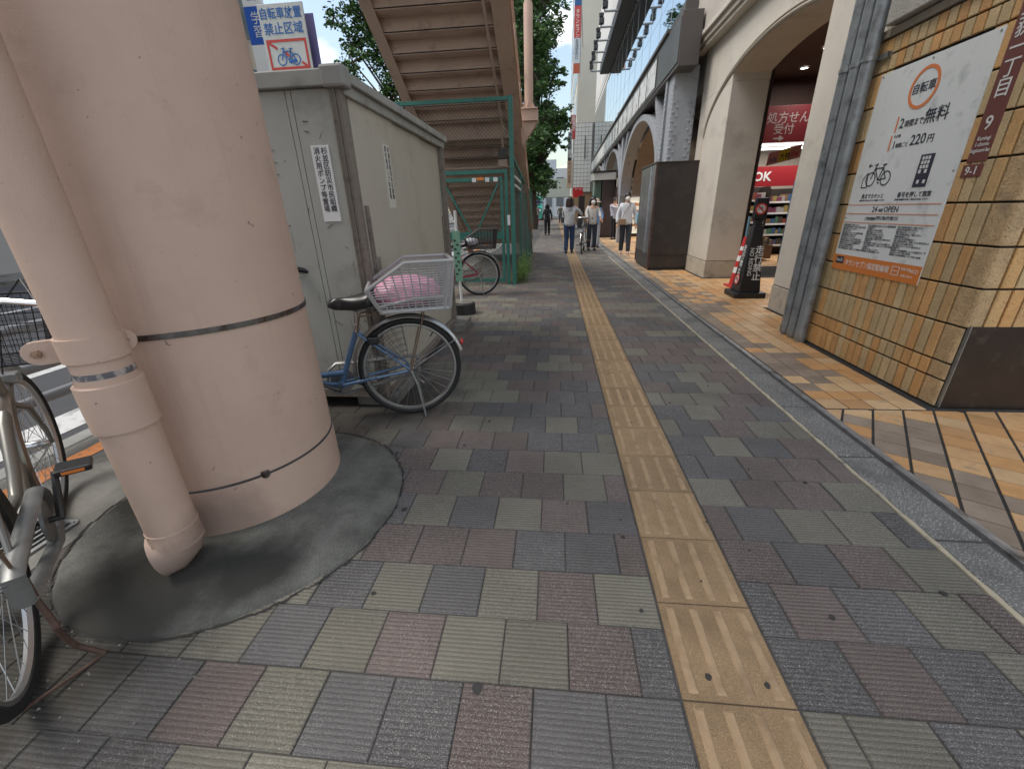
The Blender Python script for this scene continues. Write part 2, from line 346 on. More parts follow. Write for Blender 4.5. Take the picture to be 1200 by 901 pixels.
# ---- gutter
gut = tag(link(bpy.data.objects.new('gutter', MB().box(1.466, 1.745, -3, 60, -.04, -.008).mesh('gutter', GREY))), kind='structure')
GST = mat('gutter_granite', (.175, .17, .155), .85, noise=.2, nscale=4, rnd=.14, bump=1, bscale=130, bdist=.006, speck=(150, .55, (.42, .42, .40)), dirt=(.09, .09, .085), dscale=3, dlo=.5, dhi=.75)
sm = MB().cblock(-.0925, .0925, -.2925, .2925, -.03, -.001, .006).mesh('gutter_stone', GST, recalc=False)
for k in range(-6, 50): 
    o = inst(sm, 'gutter_stone', gut, (1.585, 4.388+.597*(k+.5), rnd.uniform(-.002, .001)))
mb = MB().box(1.697, 1.735, -3, 45, -.05, .007); mb.box(1.706, 1.712, -3, 45, .0068, .0085)
mb.build('steel_edge', mat('worn_steel_edge', (.38, .385, .385), .45, .7, noise=.25, nscale=20, dirt=(.12, .11, .10), dscale=8), gut, bevel=.004)
mb = MB(); pts = [(1.4705+rnd.uniform(-.004, .003), 1.4895+rnd.uniform(-.004, .005), y) for y in np.arange(-2, 12, .045)]
for a, b in zip(pts, pts[1:]): mb.add([(a[0], a[2], .001), (a[1], a[2], .001), (b[1], b[2], .001), (b[0], b[2], .001), (a[0]-.002, a[2], -.01), (a[1]+.002, a[2], -.01), (b[1]+.002, b[2], -.01), (b[0]-.002, b[2], -.01)], [(0, 1, 2, 3), (0, 3, 7, 4), (1, 5, 6, 2)])
mb.build('sealant_strip', mat('yellowed_sealant', (.42, .37, .26), .7, noise=.2, nscale=14, dirt=(.15, .14, .12), dscale=10, dlo=.55), gut, recalc=False)
# ---- arcade floor
AF = tag(link(bpy.data.objects.new('arcade_floor', MB().box(1.745, 9, -1, 32, -.04, -.004).mesh('arcade_floor', mat('dark_grout', (.035, .033, .03), .95, noise=.3, nscale=10)))), kind='structure')
FC = [(.56, .30, .12), (.58, .35, .165), (.55, .36, .19), (.50, .28, .12), (.60, .40, .21)]
FT = [mat('floor_tile_%s' % n, c, .55, noise=.16, nscale=9, rnd=.08, bump=.15, bscale=120, dirt=(.30, .22, .15), dscale=9, dlo=.56, dhi=.72) for n, c in zip(('amber', 'tan', 'sand', 'umber', 'cream'), FC)]
fm = [MB().cblock(-.0722, .0722, -.0668, .0668, -.012, 0, .003).mesh('floor_tile', m, recalc=False) for m in FT]
# a band of soiled tiles next to the gutter
SOIL = mat('floor_tile_soiled', (.265, .205, .15), .6, noise=.2, nscale=8, rnd=.16, bump=.15, bscale=120, dirt=(.30, .20, .12), dscale=7, dlo=.62, dhi=.7)
fm.append(MB().cblock(-.0735, .0735, -.0680, .0680, -.012, 0, .002).mesh('floor_tile', SOIL, recalc=False))
stuff = MB(); cnt = 0; fr = random.Random(5)
for j in range(0, 190):
    y = 2.578+.1412*(j+.5)
    for i in range(-1, 44):
        x = 1.903+.1530*(i+.5)
        if x > 2.43 and y < 4.30 : continue
        if x > 2.73 and (4.3 < y < 5.48 or 8.0 < y < 9.5): continue
        c = fr.choices(range(5), (4, 4, 3, 2, 3))[0]
        ps = (.8 if x < 1.95 else .14 if x < 2.2 else .01) if y > 3.6 else (.02 if x > 1.9 else .4)
        if 2.95 < y < 3.75 and abs(x-1.75-(3.9-y)*.35) < .17 and fr.random() < .85: c = 5
        if y > 5.2 and x < 2.4: ps = max(ps, .38)
        if fr.random() < ps: c = 5
        x0 = x-.0735; 
        if i == -1 and cnt < 230 and y < 8:
            o = link(bpy.data.objects.new('floor_tile', fm[c])); o.parent = AF; o.location = (1.8265+.0035, y, 0); o.scale = (.95, 1, 1); cnt += 1; continue
        if cnt < 235 and x < 3.3 and y < 6.6: inst(fm[c], 'floor_tile', AF, (x, y, fr.uniform(-.0006, .0006))); cnt += 1
        else: stuff.cblock(x-.0722, x+.0722, y-.0668, y+.0668, -.01, 0, .002, c)
stuff.build('distant_floor_tiles', FT+[SOIL], AF, recalc=False, kind='stuff')
def clip(poly, a, b, c):        # keep a*x+b*y<=c
    out = []
    for i in range(len(poly)):
        p, q = poly[i], poly[(i+1) % len(poly)]; dp, dq = a*p[0]+b*p[1]-c, a*q[0]+b*q[1]-c
        if dp <= 0: out.append(p)
        if dp*dq < 0: t = dp/(dp-dq); out.append((p[0]+t*(q[0]-p[0]), p[1]+t*(q[1]-p[1])))
    return out
ux, uy = -.546, -.838; vx, vy = .838, -.546      # u: along thick joints, v: across
o0 = Vector((2.376, 2.553)); rest = MB(); cn2 = 0
for a in range(-8, 14):
    for b in range(-16, 26):
        c0 = o0+Vector((vx, vy))*.1475*a+Vector((ux, uy))*.1405*b+Vector((ux, uy))*.06
        g1, g2 = .0065, .0036
        P = [c0+Vector((vx, vy))*p+Vector((ux, uy))*q for p, q in ((g1, g2), (.1475-g1, g2), (.1475-g1, .1405-g2), (g1, .1405-g2))]
        P = [tuple(p) for p in P]
        P = clip(P, -1, 0, -1.742); P = clip(P, 0, 1, 2.560) if P else P; P = clip(P, 1, 0, 3.9) if P else P; P = clip(P, 0, -1, 0) if P else P
        if len(P) < 3: continue
        cx = sum(p[0] for p in P)/len(P); cy = sum(p[1] for p in P)/len(P)
        ar = abs(sum(P[i][0]*P[(i+1) % len(P)][1]-P[(i+1) % len(P)][0]*P[i][1] for i in range(len(P))))/2
        if ar < .0006: continue
        c = fr.choices(range(5), (5, 4, 2, 4, 1))[0]
        dd = cx*.80-cy*.6
        if (cx < 2.03+.45*(cy-1.9) and cy < 2.47) or cy < 1.90-.25*(cx-2.3): c = 5 if fr.random() < .72 else c
        m_ = MB().prism(P, -.012, 0)
        if cn2 < 62 and cy > 1.2 and cx < 3.0 and cx > 1.7 and cx < cy*1.45: m_.build('floor_tile', (FT+[SOIL])[c], AF, recalc=True, bevel=.0015); cn2 += 1
        else: rest.prism(P, -.012, 0, mi=c)
rest.build('near_floor_tiles', FT+[SOIL], AF, kind='stuff')
# ---- concrete pad round the column
def pad():
    n = 72; prof = [(0, .030), (.40, .028), (.58, .020), (.645, .014), (.66, .006), (.668, -.01)]; mb = MB(); pr = random.Random(2)
    wob = [1+.012*math.sin(3*2*PI*i/n+1)+pr.uniform(-.006, .006) for i in range(n)]
    vs = [(-1.38+r*(wob[i] if r > .5 else 1)*math.cos(2*PI*i/n), 1.44+r*(wob[i] if r > .5 else 1)*math.sin(2*PI*i/n), h) for i in range(n) for r, h in prof[1:]]+[(-1.38, 1.44, .03)]
    k = len(prof)-1; fs = [(i*k+j, ((i+1) % n)*k+j, ((i+1) % n)*k+j+1, i*k+j+1) for i in range(n) for j in range(k-1)]+[(n*k, ((i+1) % n)*k, i*k) for i in range(n)]
    mb.add(vs, fs)
    return mb.build('concrete_pad', mat('pad_concrete', (.165, .168, .15), .9, spec=.25, noise=.22, nscale=7, bump=1.3, bscale=170, bdist=.006, speck=(330, .55, (.27, .26, .23)), dirt=(.075, .073, .064), dscale=2.6, dlo=.46, dhi=.66, spots=[(-1.50, .85, .42, (.058, .056, .048)), (-1.1, 1.05, .2, (.05, .05, .045)), (-1.9, 1.5, .3, (.045, .045, .04))]), smooth=True, kind='structure')
pad()
# loose grit
mb = MB(); gr = random.Random(9)
for _ in range(260):
    x, y = gr.gauss(-1.35, .35), gr.gauss(.85, .2); r = gr.uniform(.002, .007)
    if math.hypot(x+1.38, y-1.44) < .66: continue
    a = gr.uniform(0, 6); mb.add([(x+r*math.cos(a+i*2.1), y+r*math.sin(a+i*2.1)*.8, .001) for i in range(3)]+[(x, y, r*.8)], [(0, 1, 2), (0, 1, 3), (1, 2, 3), (2, 0, 3)])
mb.build('grit', mat('pale_grit', (.22, .21, .19), .9), kind='stuff')
mb = MB(); er = random.Random(6); n = 150
for i in range(n):
    a = 2*PI*i/n; r = .668+er.uniform(-.004, .006); wd_ = er.uniform(.004, .013)
    mb.add([(-1.38+(r+q)*math.cos(a+da), 1.44+(r+q)*math.sin(a+da), .0035) for da, q in ((0, 0), (2*PI/n, 0), (2*PI/n, wd_), (0, wd_))], [(0, 1, 2, 3)])
mb.build('pad_edge_ring', mat('edge_dark', (.035, .033, .03), .95), kind='stuff')  # dark gap ring drawn round the pad edge
# drain grate
g = thing('drain_grate', 'small black drain grate let into the pavement behind the silver bicycle', 'drain grate', (-2.15, 1.15, 0))
mb = MB(); mb.bar((-2.42, 1.02, .004), (-2.10, 1.02, .004), .02, .014); mb.bar((-2.42, 1.26, .004), (-2.10, 1.26, .004), .02, .014); mb.bar((-2.42, 1.02, .004), (-2.42, 1.26, .004), .02, .014); mb.bar((-2.10, 1.02, .004), (-2.10, 1.26, .004), .02, .014)
mb.build('frame', STEEL, g)
for i in range(8): MB().bar((-2.385+.036*i, 1.03, .006), (-2.385+.036*i, 1.25, .006), .009, .012).build('grate_bar', STEEL, g)
MB().box(-2.42, -2.10, 1.02, 1.26, .0015, .0035).build('pit', mat('pit_dark', (.008, .008, .008), .9), g)
# ================================================================== COLUMN + DRAINPIPE
col = thing('bridge_column', 'thick round pink painted column with steel bands standing on a concrete pad', 'column', (-1.508, 1.602, 0))
prof = [(.0, .02), (.420, .02), (.420, .24), (.4155, .245), (.4155, 1.95), (.40, 2.02), (.385, 2.08), (.385, 4.6), (0, 4.6)]
MB().lathe(prof, 96, (-1.508, 1.602, 0)).build('shaft', PINK, col, smooth=True, angle=.5)
def band(z, h, tilt=0):
    mb = MB(); mb.lathe([(.4155, z), (.4195, z+.001), (.4195, z+h-.001), (.4155, z+h)], 96, (-1.508, 1.602, 0)); return mb
BST = mat('band_steel', (.17, .165, .16), .35, .85, noise=.35, nscale=22, dirt=(.10, .075, .06), dscale=18, dlo=.5, dhi=.62)
band(.858, .021).build('steel_band', BST, col, smooth=True)
b2 = band(.235, .015).build('steel_band', mat('dark_strap', (.06, .055, .055), .5, noise=.3, nscale=15), col, smooth=True)
mb = MB()
for a, z in ((math.radians(-40), .24),): mb.box(-1.508+.418*math.cos(a)-.012, -1.508+.418*math.cos(a)+.012, 1.602+.418*math.sin(a)-.012, 1.602+.418*math.sin(a)+.012, z-.006, z+.022)
mb.build('band_buckle', BST, col, bevel=.002)
# pipe
px_, py_ = -1.385, 1.069
pipe = thing('drainpipe', 'pink painted drainpipe with collars and elbow foot strapped in front of the round column', 'drainpipe', (px_, py_, 0))
MB().lathe([(.0735, .815), (.0735, 4.5)], 40, (px_, py_, 0)).build('upper_pipe', PINK, pipe, smooth=True)
MB().lathe([(.0775, .14), (.0775, .70), (.0775, .80)], 40, (px_, py_, 0)).build('lower_pipe', PINK, pipe, smooth=True)
MB().lathe([(.078, .62), (.0865, .622), (.0875, .70), (.0865, .775), (.076, .779)], 40, (px_, py_, 0)).build('collar', PINK, pipe, smooth=True, angle=.5)
MB().lathe([(.0755, .776), (.0765, .80), (.0735, .818)], 40, (px_, py_, 0)).build('bare_ring', mat('peeled_ring', (.36, .31, .28), .6, noise=.3, nscale=30, dirt=(.10, .10, .11), dscale=26, dlo=.45, dhi=.52), pipe, smooth=True)
mb = MB(); mb.lathe([(.074, .852), (.0805, .853), (.0805, .925), (.074, .926)], 40, (px_, py_, 0)); mb.build('clamp_band', PINK, pipe, smooth=True, angle=.5)
for sgn in (-1, 1):      # clamp ears with bolts, along the tangent to the viewer
    d = Vector((-.80*sgn, .60*-sgn*-1, 0)).normalized() if sgn == 1 else Vector((.72, .69, 0)).normalized()
    d = Vector((-.80, -.60, 0)) if sgn == 1 else Vector((.45, .893, 0))
    c0 = Vector((px_, py_, .888)); a = c0+d*.070; b = c0+d*(.150 if sgn == 1 else .100)
    nrm = Vector((-d.y, d.x, 0))
    for q in (-.006, .006):
        mb = MB(); L = (b-a).length
        poly = [(0, -.034), (L-.03, -.034)]+[(L-.03+.034*math.cos(t), .034*math.sin(t)) for t in np.linspace(-PI/2, PI/2, 9)]+[(0, .034)]
        mb.prism(poly, q-.004, q+.004)
        R = Matrix(((d.x, 0, nrm.x), (d.y, 0, nrm.y), (0, 1, 0)))
        mb.v = [tuple(R @ Vector(v)+a) for v in mb.v]; mb.build('clamp_ear', PINK, pipe, bevel=.0015)
    e = a+d*((b-a).length-.03); mb = MB(); mb.tube([e-nrm*.026, e+nrm*.026], .006, 8); mb.tube([e-nrm*.022, e-nrm*.012], .012, 6); mb.tube([e+nrm*.012, e+nrm*.022], .012, 6)
    mb.build('clamp_bolt', mat('painted_rusty_bolt', (.30, .19, .12), .7, noise=.3, nscale=60), pipe, smooth=True)
mb = MB(); cds = [(px_, py_, .21), (px_, py_, .155), (px_-.008, py_-.006, .125), (px_-.026, py_-.020, .103), (px_-.055, py_-.043, .095)]
mb.tube(cds, [.0785, .081, .085, .087, .084], 32); mb.build('elbow_foot', PINK, pipe, smooth=True, angle=.6)
mb = MB()
for z, r in ((.205, .0795), (.135, .081)): mb.lathe([(.0775, z-.006), (r+.001, z-.004), (r+.001, z+.004), (.0775, z+.006)], 40, (px_, py_, 0))
mb.build('joint_rib', PINK, pipe, smooth=True)
# ================================================================== FOOTBRIDGE STAIRS
ST = thing('footbridge_stairs', 'pink steel footbridge stairs seen from below behind the green fence', 'stairs', (-1.7, 13.5, 0))
sl = .6; Y0 = 13.5; ytop = 4.0
def stringer(x0, x1, name='stringer'):
    hgt = .36; mb = MB()
    n_ = Vector((0, sl, 1)).normalized(); dz = .03
    def pt(y, o): return (y, sl*(Y0-y)+o)
    mb.prism([pt(Y0+.1, 0.06), pt(ytop, 0), pt(ytop, .42), pt(Y0+.1, .42)], x0+.07, x1-.07, 'x')
    mb.prism([pt(Y0, 0), pt(ytop, 0), pt(ytop, -.02), pt(Y0, -.02)], x0, x1, 'x')
    mb.prism([pt(Y0, .44), pt(ytop, .44), pt(ytop, .42), pt(Y0, .42)], x0, x1, 'x')
    return mb.build(name, PINK2, ST)
stringer(-2.70, -2.53); stringer(-.90, -.665)
for k in range(0, 32):
    y = Y0-.30-.2917*k; z = sl*(Y0-y)
    mb = MB(); mb.prism([(y, z+.165), (y-.2917, z+.165), (y-.2917, z+.18), (y, z+.18)], -2.615, -.78, 'x')       # tread
    mb.prism([(y-.2917, z+.155), (y-.2917, z+.34), (y-.2797, z+.34), (y-.2797, z+.155)], -2.615, -.78, 'x')     # riser
    mb.build('step', PINK2, ST)
MB().box(-2.53, -.90, 9.1, 9.16, 2.52, 2.78).build('cross_beam', PINK2, ST)
MB().box(-2.53, -.90, 9.16, 10.3, 2.02, 2.05).build('soffit_plate', PINK2, ST)
mb = MB(); pts = [(-1.0, y, sl*(Y0-y)-.05) for y in np.linspace(5.0, 8.75, 12)]+[(-.99, 8.95, 2.62), (-1.02, 9.02, 2.5), (-1.01, 9.02, 2.28)]
mb.tube(pts, .022, 8); mb.build('conduit', mat('conduit_paint', (.42, .33, .27), .6), ST, smooth=True)
mb = MB().box(-1.10, -.92, 8.95, 9.07, 2.16, 2.34); mb.build('junction_box', DARK, ST, bevel=.004)
MB().box(-1.10, -.94, 8.93, 9.05, 2.02, 2.14).build('cover_plate', PINK2, ST)
# handrail posts on top of the stringers
mb = MB()
for x in (-2.62, -.74):
    for k in range(9):
        y = 12.9-k*1.0; mb.tube([(x, y, sl*(Y0-y)+.42), (x, y, sl*(Y0-y)+1.45)], .02, 6)
    mb.tube([(x, 13.3, sl*.2+1.45), (x, 4.2, sl*9.3+1.45)], .025, 6); mb.tube([(x, 13.3, sl*.2+.95), (x, 4.2, sl*9.3+.95)], .018, 6)
mb.build('handrail', PINK2, ST)
DK = thing('footbridge_deck', 'pink footbridge deck overhead carried by the round column', 'footbridge', (-1.6, 1.5, 4.9))
MB().box(-2.75, -.6, -1.5, 4.1, 4.95, 5.75).build('girder', PINK2, DK); MB().box(-2.75, -.6, -1.5, 4.1, 5.75, 6.8).build('parapet', PINK2, DK); MB().box(-2.5, -.9, 1.3, 1.9, 4.6, 4.95).build('cap_beam', PINK2, DK)
# lamp mast on its bracket
LM = thing('lamp_mast', 'pink round lamp mast standing on a bracket beside the stairs', 'lamp post', (-.52, 9.7, 3.0))
MB().lathe([(.085, 3.08), (.085, 4.72), (.05, 4.80), (.05, 7.2)], 20, (-.54, 9.7, 0)).build('mast', PINK, LM, smooth=True, angle=.5)
mb = MB(); mb.box(-.70, -.36, 9.52, 9.9, 3.055, 3.08); mb.prism([(-.70, 2.86), (-.36, 2.86), (-.36, 3.055), (-.70, 3.055)], 9.55, 9.88, 'y')
mb.prism([(-.70, 2.40), (-.36, 2.86), (-.70, 2.86)], 9.6, 9.82, 'y'); mb.build('bracket', PINK, LM, bevel=.006)
mb = MB()
for a in range(6):
    c, s = math.cos(a*PI/3+.3), math.sin(a*PI/3+.3); mb.prism([(.085, 3.08), (.15, 3.08), (.085, 3.20)], -.006, .006, 'y'); k = len(mb.v)-6
    for i in range(k, k+6): x, y, z = mb.v[i]; mb.v[i] = (-.54+x*c-y*s, 9.7+x*s+y*c, z)
mb.build('base_gusset', PINK, LM)
MB().tube([(-.4, 9.6, 3.08), (-.42, 9.6, 3.17), (-.41, 9.6, 3.2)], .008, 6).build('anchor_bolt', DARK, LM)
# ================================================================== GREEN CAGE
GRN = mat('green_paint', (.035, .17, .135), .5, noise=.15, nscale=6, dirt=(.03, .07, .055), dscale=8, dlo=.58, dhi=.7)
WIRE = mat('fence_wire', (.085, .105, .09), .5, .3)
CG = thing('chain_link_cage', 'green steel cage of chain link mesh enclosing the space under the stairs', 'fence', (-.72, 7.6, 0))
def link_mesh(u0, u1, v0, v1, fn, name, parent, sp=.062, r=.0026):
    mb = MB(); L = u1-u0; H = v1-v0; k = -H
    while k < L:
        for sg in (1, -1):
            a0 = max(0, k); a1 = min(L, k+H)
            if a1-a0 < .01: continue
            b0, b1 = a0-k, a1-k
            if sg < 0: b0, b1 = H-b0, H-b1
            mb.tube([fn(u0+a0, v0+b0), fn(u0+a1, v0+b1)], r, 3, caps=False)
        k += sp
    return mb.build(name, WIRE, parent, kind='stuff', recalc=False)
yf = 7.57
def post(x0, x1, y0, y1, z1, n='fence_post', m=GRN, p=CG): return MB().box(x0, x1, y0, y1, 0, z1).build(n, m, p, bevel=.004)
post(-.745, -.675, 7.55, 7.62, 2.87); post(-.84, -.785, 7.56, 7.61, 1.80); post(-2.56, -2.50, 7.56, 7.62, 2.87)
MB().box(-2.50, -.745, 7.565, 7.615, 2.81, 2.865).build('top_rail', GRN, CG, bevel=.003); MB().box(-2.50, -.785, 7.56, 7.615, 1.80, 1.86).build('middle_rail', GRN, CG, bevel=.003)
link_mesh(-2.5, -.75, 1.86, 2.81, lambda u, v: (u, 7.59, v), 'chain_link', CG)
yy = [7.62, 9.2, 10.8, 12.3, 13.2]; hh = [2.87, 1.95, 1.8, 1.75, 1.7]
for i, (y, h) in enumerate(zip(yy[1:], hh[1:])): post(-.735, -.68, y, y+.06, h)
for i in range(4):
    a, b = yy[i], yy[i+1]; h0 = 2.2 if i == 0 else hh[i]; h1 = hh[i+1]
    MB().bar((-.708, a, h0-.03 if i else 2.05), (-.708, b, h1-.03), .045).build('side_rail', GRN, CG); MB().bar((-.708, a, .12), (-.708, b, .12), .04).build('side_rail', GRN, CG)
    link_mesh(a, b, .1, min(h0, h1)-.05, lambda u, v: (-.708, u, v), 'chain_link', CG, sp=.075, r=.0021)
mb = MB()
for z in (1.62, 1.75): mb.bar((-.672, 7.65, z), (-.672, 8.9, z-.02), .02, .035)
mb.build('pale_strip', WHITE, CG)
MB().box(-.806, -.80+.04, 7.545, 7.56, 1.0, 1.16).build('white_tag', WHITE, CG)
GT = thing('cage_gate', 'green steel gate of the cage with crossed braces and chain link mesh', 'gate', (-1.3, 7.57, 0))
x0, x1 = -1.93, -.865
mb = MB(); mb.box(x0, x0+.06, 7.55, 7.60, .05, 1.75); mb.box(x1-.05, x1, 7.55, 7.60, .05, 1.75); mb.box(x0+.06, x1-.05, 7.551, 7.599, 1.69, 1.75); mb.box(x0+.06, x1-.05, 7.551, 7.599, .05, .11)
mb.build('gate_frame', GRN, GT, bevel=.003)
MB().box(x0+.06, x1-.05, 7.548, 7.602, .78, .90).build('lock_rail', GRN, GT, bevel=.003)
for a, b in (((x0+.08, 1.66), (x0+.48, .9)), ((x1-.08, 1.66), (x1-.48, .9))): MB().bar((a[0], 7.57, a[1]), (b[0], 7.57, b[1]), .03).build('brace', GRN, GT)
link_mesh(x0+.06, x1-.05, .11, .78, lambda u, v: (u, 7.58, v), 'chain_link', GT); link_mesh(x0+.06, x1-.05, .90, 1.69, lambda u, v: (u, 7.58, v), 'chain_link', GT)
mb = MB()
for xx in (-1.38, -1.16, -1.02): mb.box(xx, xx+.07, 7.544, 7.549, 1.68, 1.745)
mb.build('paper_label', WHITE, GT); MB().box(-1.30, -1.18, 7.543, 7.548, 1.705, 1.75).build('paper_label', ORANGE, GT)
# weeds at the fence foot
mb = MB(); wr = random.Random(4)
for _ in range(4200):
    y = 7.65+abs(wr.gauss(0, 1.5)); x = -.65+wr.gauss(0, .085); z = abs(wr.gauss(0, .17))*(1 if y < 10.5 else .5)
    if y > 12.5: continue
    s = wr.uniform(.012, .032); a = wr.uniform(0, 6.3); t = wr.uniform(-.6, .9)
    dx, dy = math.cos(a)*s, math.sin(a)*s; nx, ny = -dy*.45, dx*.45
    mb.add([(x, y, z), (x+dx*.5+nx, y+dy*.5+ny, z+s*t*.5), (x+dx, y+dy, z+s*t), (x+dx*.5-nx, y+dy*.5-ny, z+s*t*.5)], [(0, 1, 2, 3)], wr.choice((0, 0, 1)))
mb.build('weeds', [mat('weed_green', (.10, .20, .03), .7), mat('weed_yellow_green', (.17, .26, .05), .7)], None, recalc=False, kind='stuff')
# ================================================================== SHED
SH = thing('storage_shed', 'grey metal storage shed with sliding doors standing on concrete blocks', 'shed', (-1.12, 2.46, .09))
SHL = mat('shed_grey_steel', (.395, .395, .36), .5, streak=(14, .56, (.30, .29, .255)), noise=.05, nscale=2, dirt=(.24, .225, .19), dscale=2.6, dlo=.52, dhi=.74, bump=.1, bscale=8)
SHR = mat('shed_door_cream', (.45, .415, .345), .55, streak=(14, .57, (.35, .32, .26)), noise=.06, nscale=2, dirt=(.29, .26, .20), dscale=2, dlo=.52, dhi=.78)
SHF = mat('shed_frame_brown', (.205, .175, .145), .55, noise=.2, nscale=14, dirt=(.12, .10, .085), dscale=14, dlo=.5, dhi=.65)
xs, ys, ye, zb, zt = -1.12, 2.46, 4.62, .09, 1.90
MB().box(-2.9, xs-.055, ys+.012, ye-.012, zb, zt-.02).build('body', SHL, SH)
for a, b in ((-1.385, -1.168), (-1.418, -1.389), (-1.87, -1.422), (-2.35, -1.873), (-2.87, -2.353)):
    MB().box(a, b, ys+.002, ys+.012, zb+.02, zt-.06).build('side_panel', SHL, SH, bevel=.002)
mb = MB(); 
for zz in (.02,): mb.box(-2.9, xs-.05, ys-.006, ys+.002, zb-.005, zb+.05)
mb.build('bottom_rail', SHF, SH)
for x_, z_, L_ in ((-1.20, .98, .10), (-1.28, .62, .16), (-1.46, .80, .07), (-1.55, 1.15, .12), (-1.24, .35, .2)):
    strokes([[(x_+.004*math.sin(q*3), z_-L_*q/5) for q in range(6)]], .0022, '-y', mat('drip_grey', (.17, .165, .15), .7), SH, 'drip_mark', (0, ys+.002, 0), th=.0005)
mb = MB(); mb.box(xs-.050, xs-.020, ys-.012, ys+.03, zb-.01, zt-.05); mb.box(xs-.018, xs+.006, ys-.006, ys+.05, zb-.01, zt-.05); mb.box(xs-.022, xs-.01, ys+.05, ys+.10, zb, zt-.06)
for q in range(3): mb.box(xs-.044+.009*q, xs-.041+.009*q, ys-.015, ys-.012, zb, zt-.06)
mb.build('corner_post', SHF, SH, bevel=.002)
mb = MB(); mb.box(xs-.03, xs+.006, ye-.10, ye, zb-.02, zt-.05); mb.box(xs-.0, xs+.016, ye-.085, ye-.06, zb, zt-.06); mb.build('corner_post', SHF, SH, bevel=.003)
for i, (a, b, xo) in enumerate(((ys+.10, 3.22, -.006), (3.20, 3.90, -.020), (3.88, ye-.10, -.034))):
    dr = MB().box(xs+xo-.014, xs+xo, a, b, zb+.03, zt-.085).build('door', SHR, SH, bevel=.002)
    if i == 0:
        mb = MB().box(xs+xo, xs+xo+.018, a+.005, a+.04, .55, 1.28); mb.box(xs+xo+.018, xs+xo+.024, a+.012, a+.03, .6, 1.22); mb.build('door_handle', SHF, dr, bevel=.005)
        MB().box(xs+xo, xs+xo+.006, a+.09, a+.125, .90, .98).build('door_lock', STEEL, dr, bevel=.002)
    if i == 2: MB().box(xs+xo, xs+xo+.016, b-.05, b-.015, .6, 1.2).build('door_handle', SHF, dr, bevel=.004)
mb = MB(); mb.box(-2.95, xs+.03, ys-.028, ys+.02, zt-.055, zt+.02); mb.box(xs-.03, xs+.040, ys+.02, ye+.03, zt-.03, zt+.02); mb.box(xs-.02, xs+.015, ys+.03, ye, zt-.085, zt-.03)
mb.build('roof_rim', mat('shed_rim_grey', (.31, .31, .285), .5, noise=.1, nscale=6, dirt=(.14, .13, .11), dscale=5, dlo=.5, dhi=.75), SH, bevel=.006)
mb = MB().box(xs-.075, xs+.052, ys-.04, ys+.055, zt-.065, zt+.035); mb.build('corner_cap', mat('cap_grey_plastic', (.26, .255, .24), .5, noise=.1), SH, bevel=.014)
MB().box(-2.95, xs, ys, ye, zt-.02, zt+.005).build('roof', SHL, SH)
mb = MB(); mb.box(xs-.03, xs+.012, ys+.05, ye-.1, zb-.03, zb+.028); mb.box(xs+.012, xs+.02, ys+.05, ye-.1, zb+.0, zb+.008); mb.build('door_sill', SHF, SH, bevel=.002)
scr = [[(a, b), (a+random.uniform(-.05, .05), b-random.uniform(.01, .03))] for a, b in [(random.uniform(-1.8, -1.15), random.uniform(.5, 1.75)) for _ in range(22)]]
scr += [[(-1.58+.0, 1.58-.06*i), (-1.545, 1.57-.06*i)] for i in range(3)]+[[(-1.35, 1.70), (-1.32, 1.698)], [(-1.35, 1.655), (-1.325, 1.65)]]
strokes(scr, .003, '-y', mat('scratch_grey', (.13, .125, .12), .7), SH, 'scratch', (0, ys+.002, 0), th=.0006)
sr = random.Random(8); sc = [[(-1.245+sr.gauss(0, .02), .70+sr.gauss(0, .025)) for _ in range(5)] for _ in range(7)]
strokes(sc, .0025, '-y', mat('scribble_grey', (.10, .10, .10), .7), SH, 'scribble', (0, ys+.001, 0), th=.0006)
mb = MB().box(-1.330, -1.228, ys-.003, ys+.001, 1.20, 1.585)
st = mb.build('notice_sticker', WHITE, SH)
txt('杉並区防災市民組織', .037, (-1.275, ys-.004, 1.545), '-y', INK, st, vertical=True, space=.98, bold=.0009); txt('消火用ポンプ等置場', .037, (-1.318, ys-.004, 1.545), '-y', INK, st, vertical=True, space=.98, bold=.0009)
mb = MB().box(xs-.007, xs-.0045, 2.985, 3.11, 1.27, 1.655); st = mb.build('notice_sticker', mat('faded_sticker', (.58, .56, .50), .6), SH)
Rx = FACE['+x']
txt('杉並区防災市民組織', .036, (xs-.004, 3.062, 1.615), '+x', INK, st, vertical=True, space=.99, bold=.0009); txt('消火用ポンプ等置場', .036, (xs-.004, 3.008, 1.615), '+x', INK, st, vertical=True, space=.99, bold=.0009)
BLK = mat('weathered_concrete_block', (.19, .18, .16), .95, noise=.2, nscale=12, bump=.8, bscale=120, bdist=.004, dirt=(.10, .095, .085), dscale=5)
def cb(x0, x1, y0, y1, lab):
    t = MB().box(x0, x1, y0, y1, .001, .085).build('concrete_block', BLK, None, base=((x0+x1)/2, (y0+y1)/2, 0), bevel=.008, label=lab, cat='concrete block', group='blocks under the shed')
cb(-1.36, -1.07, 2.50, 2.88, 'concrete block under the near corner of the shed, behind the blue bicycle wheel'); cb(-1.26, -.985, 4.36, 4.80, 'concrete block under the far end of the shed')
cb(-2.6, -2.3, 2.50, 2.88, 'concrete block under the hidden left end of the shed')
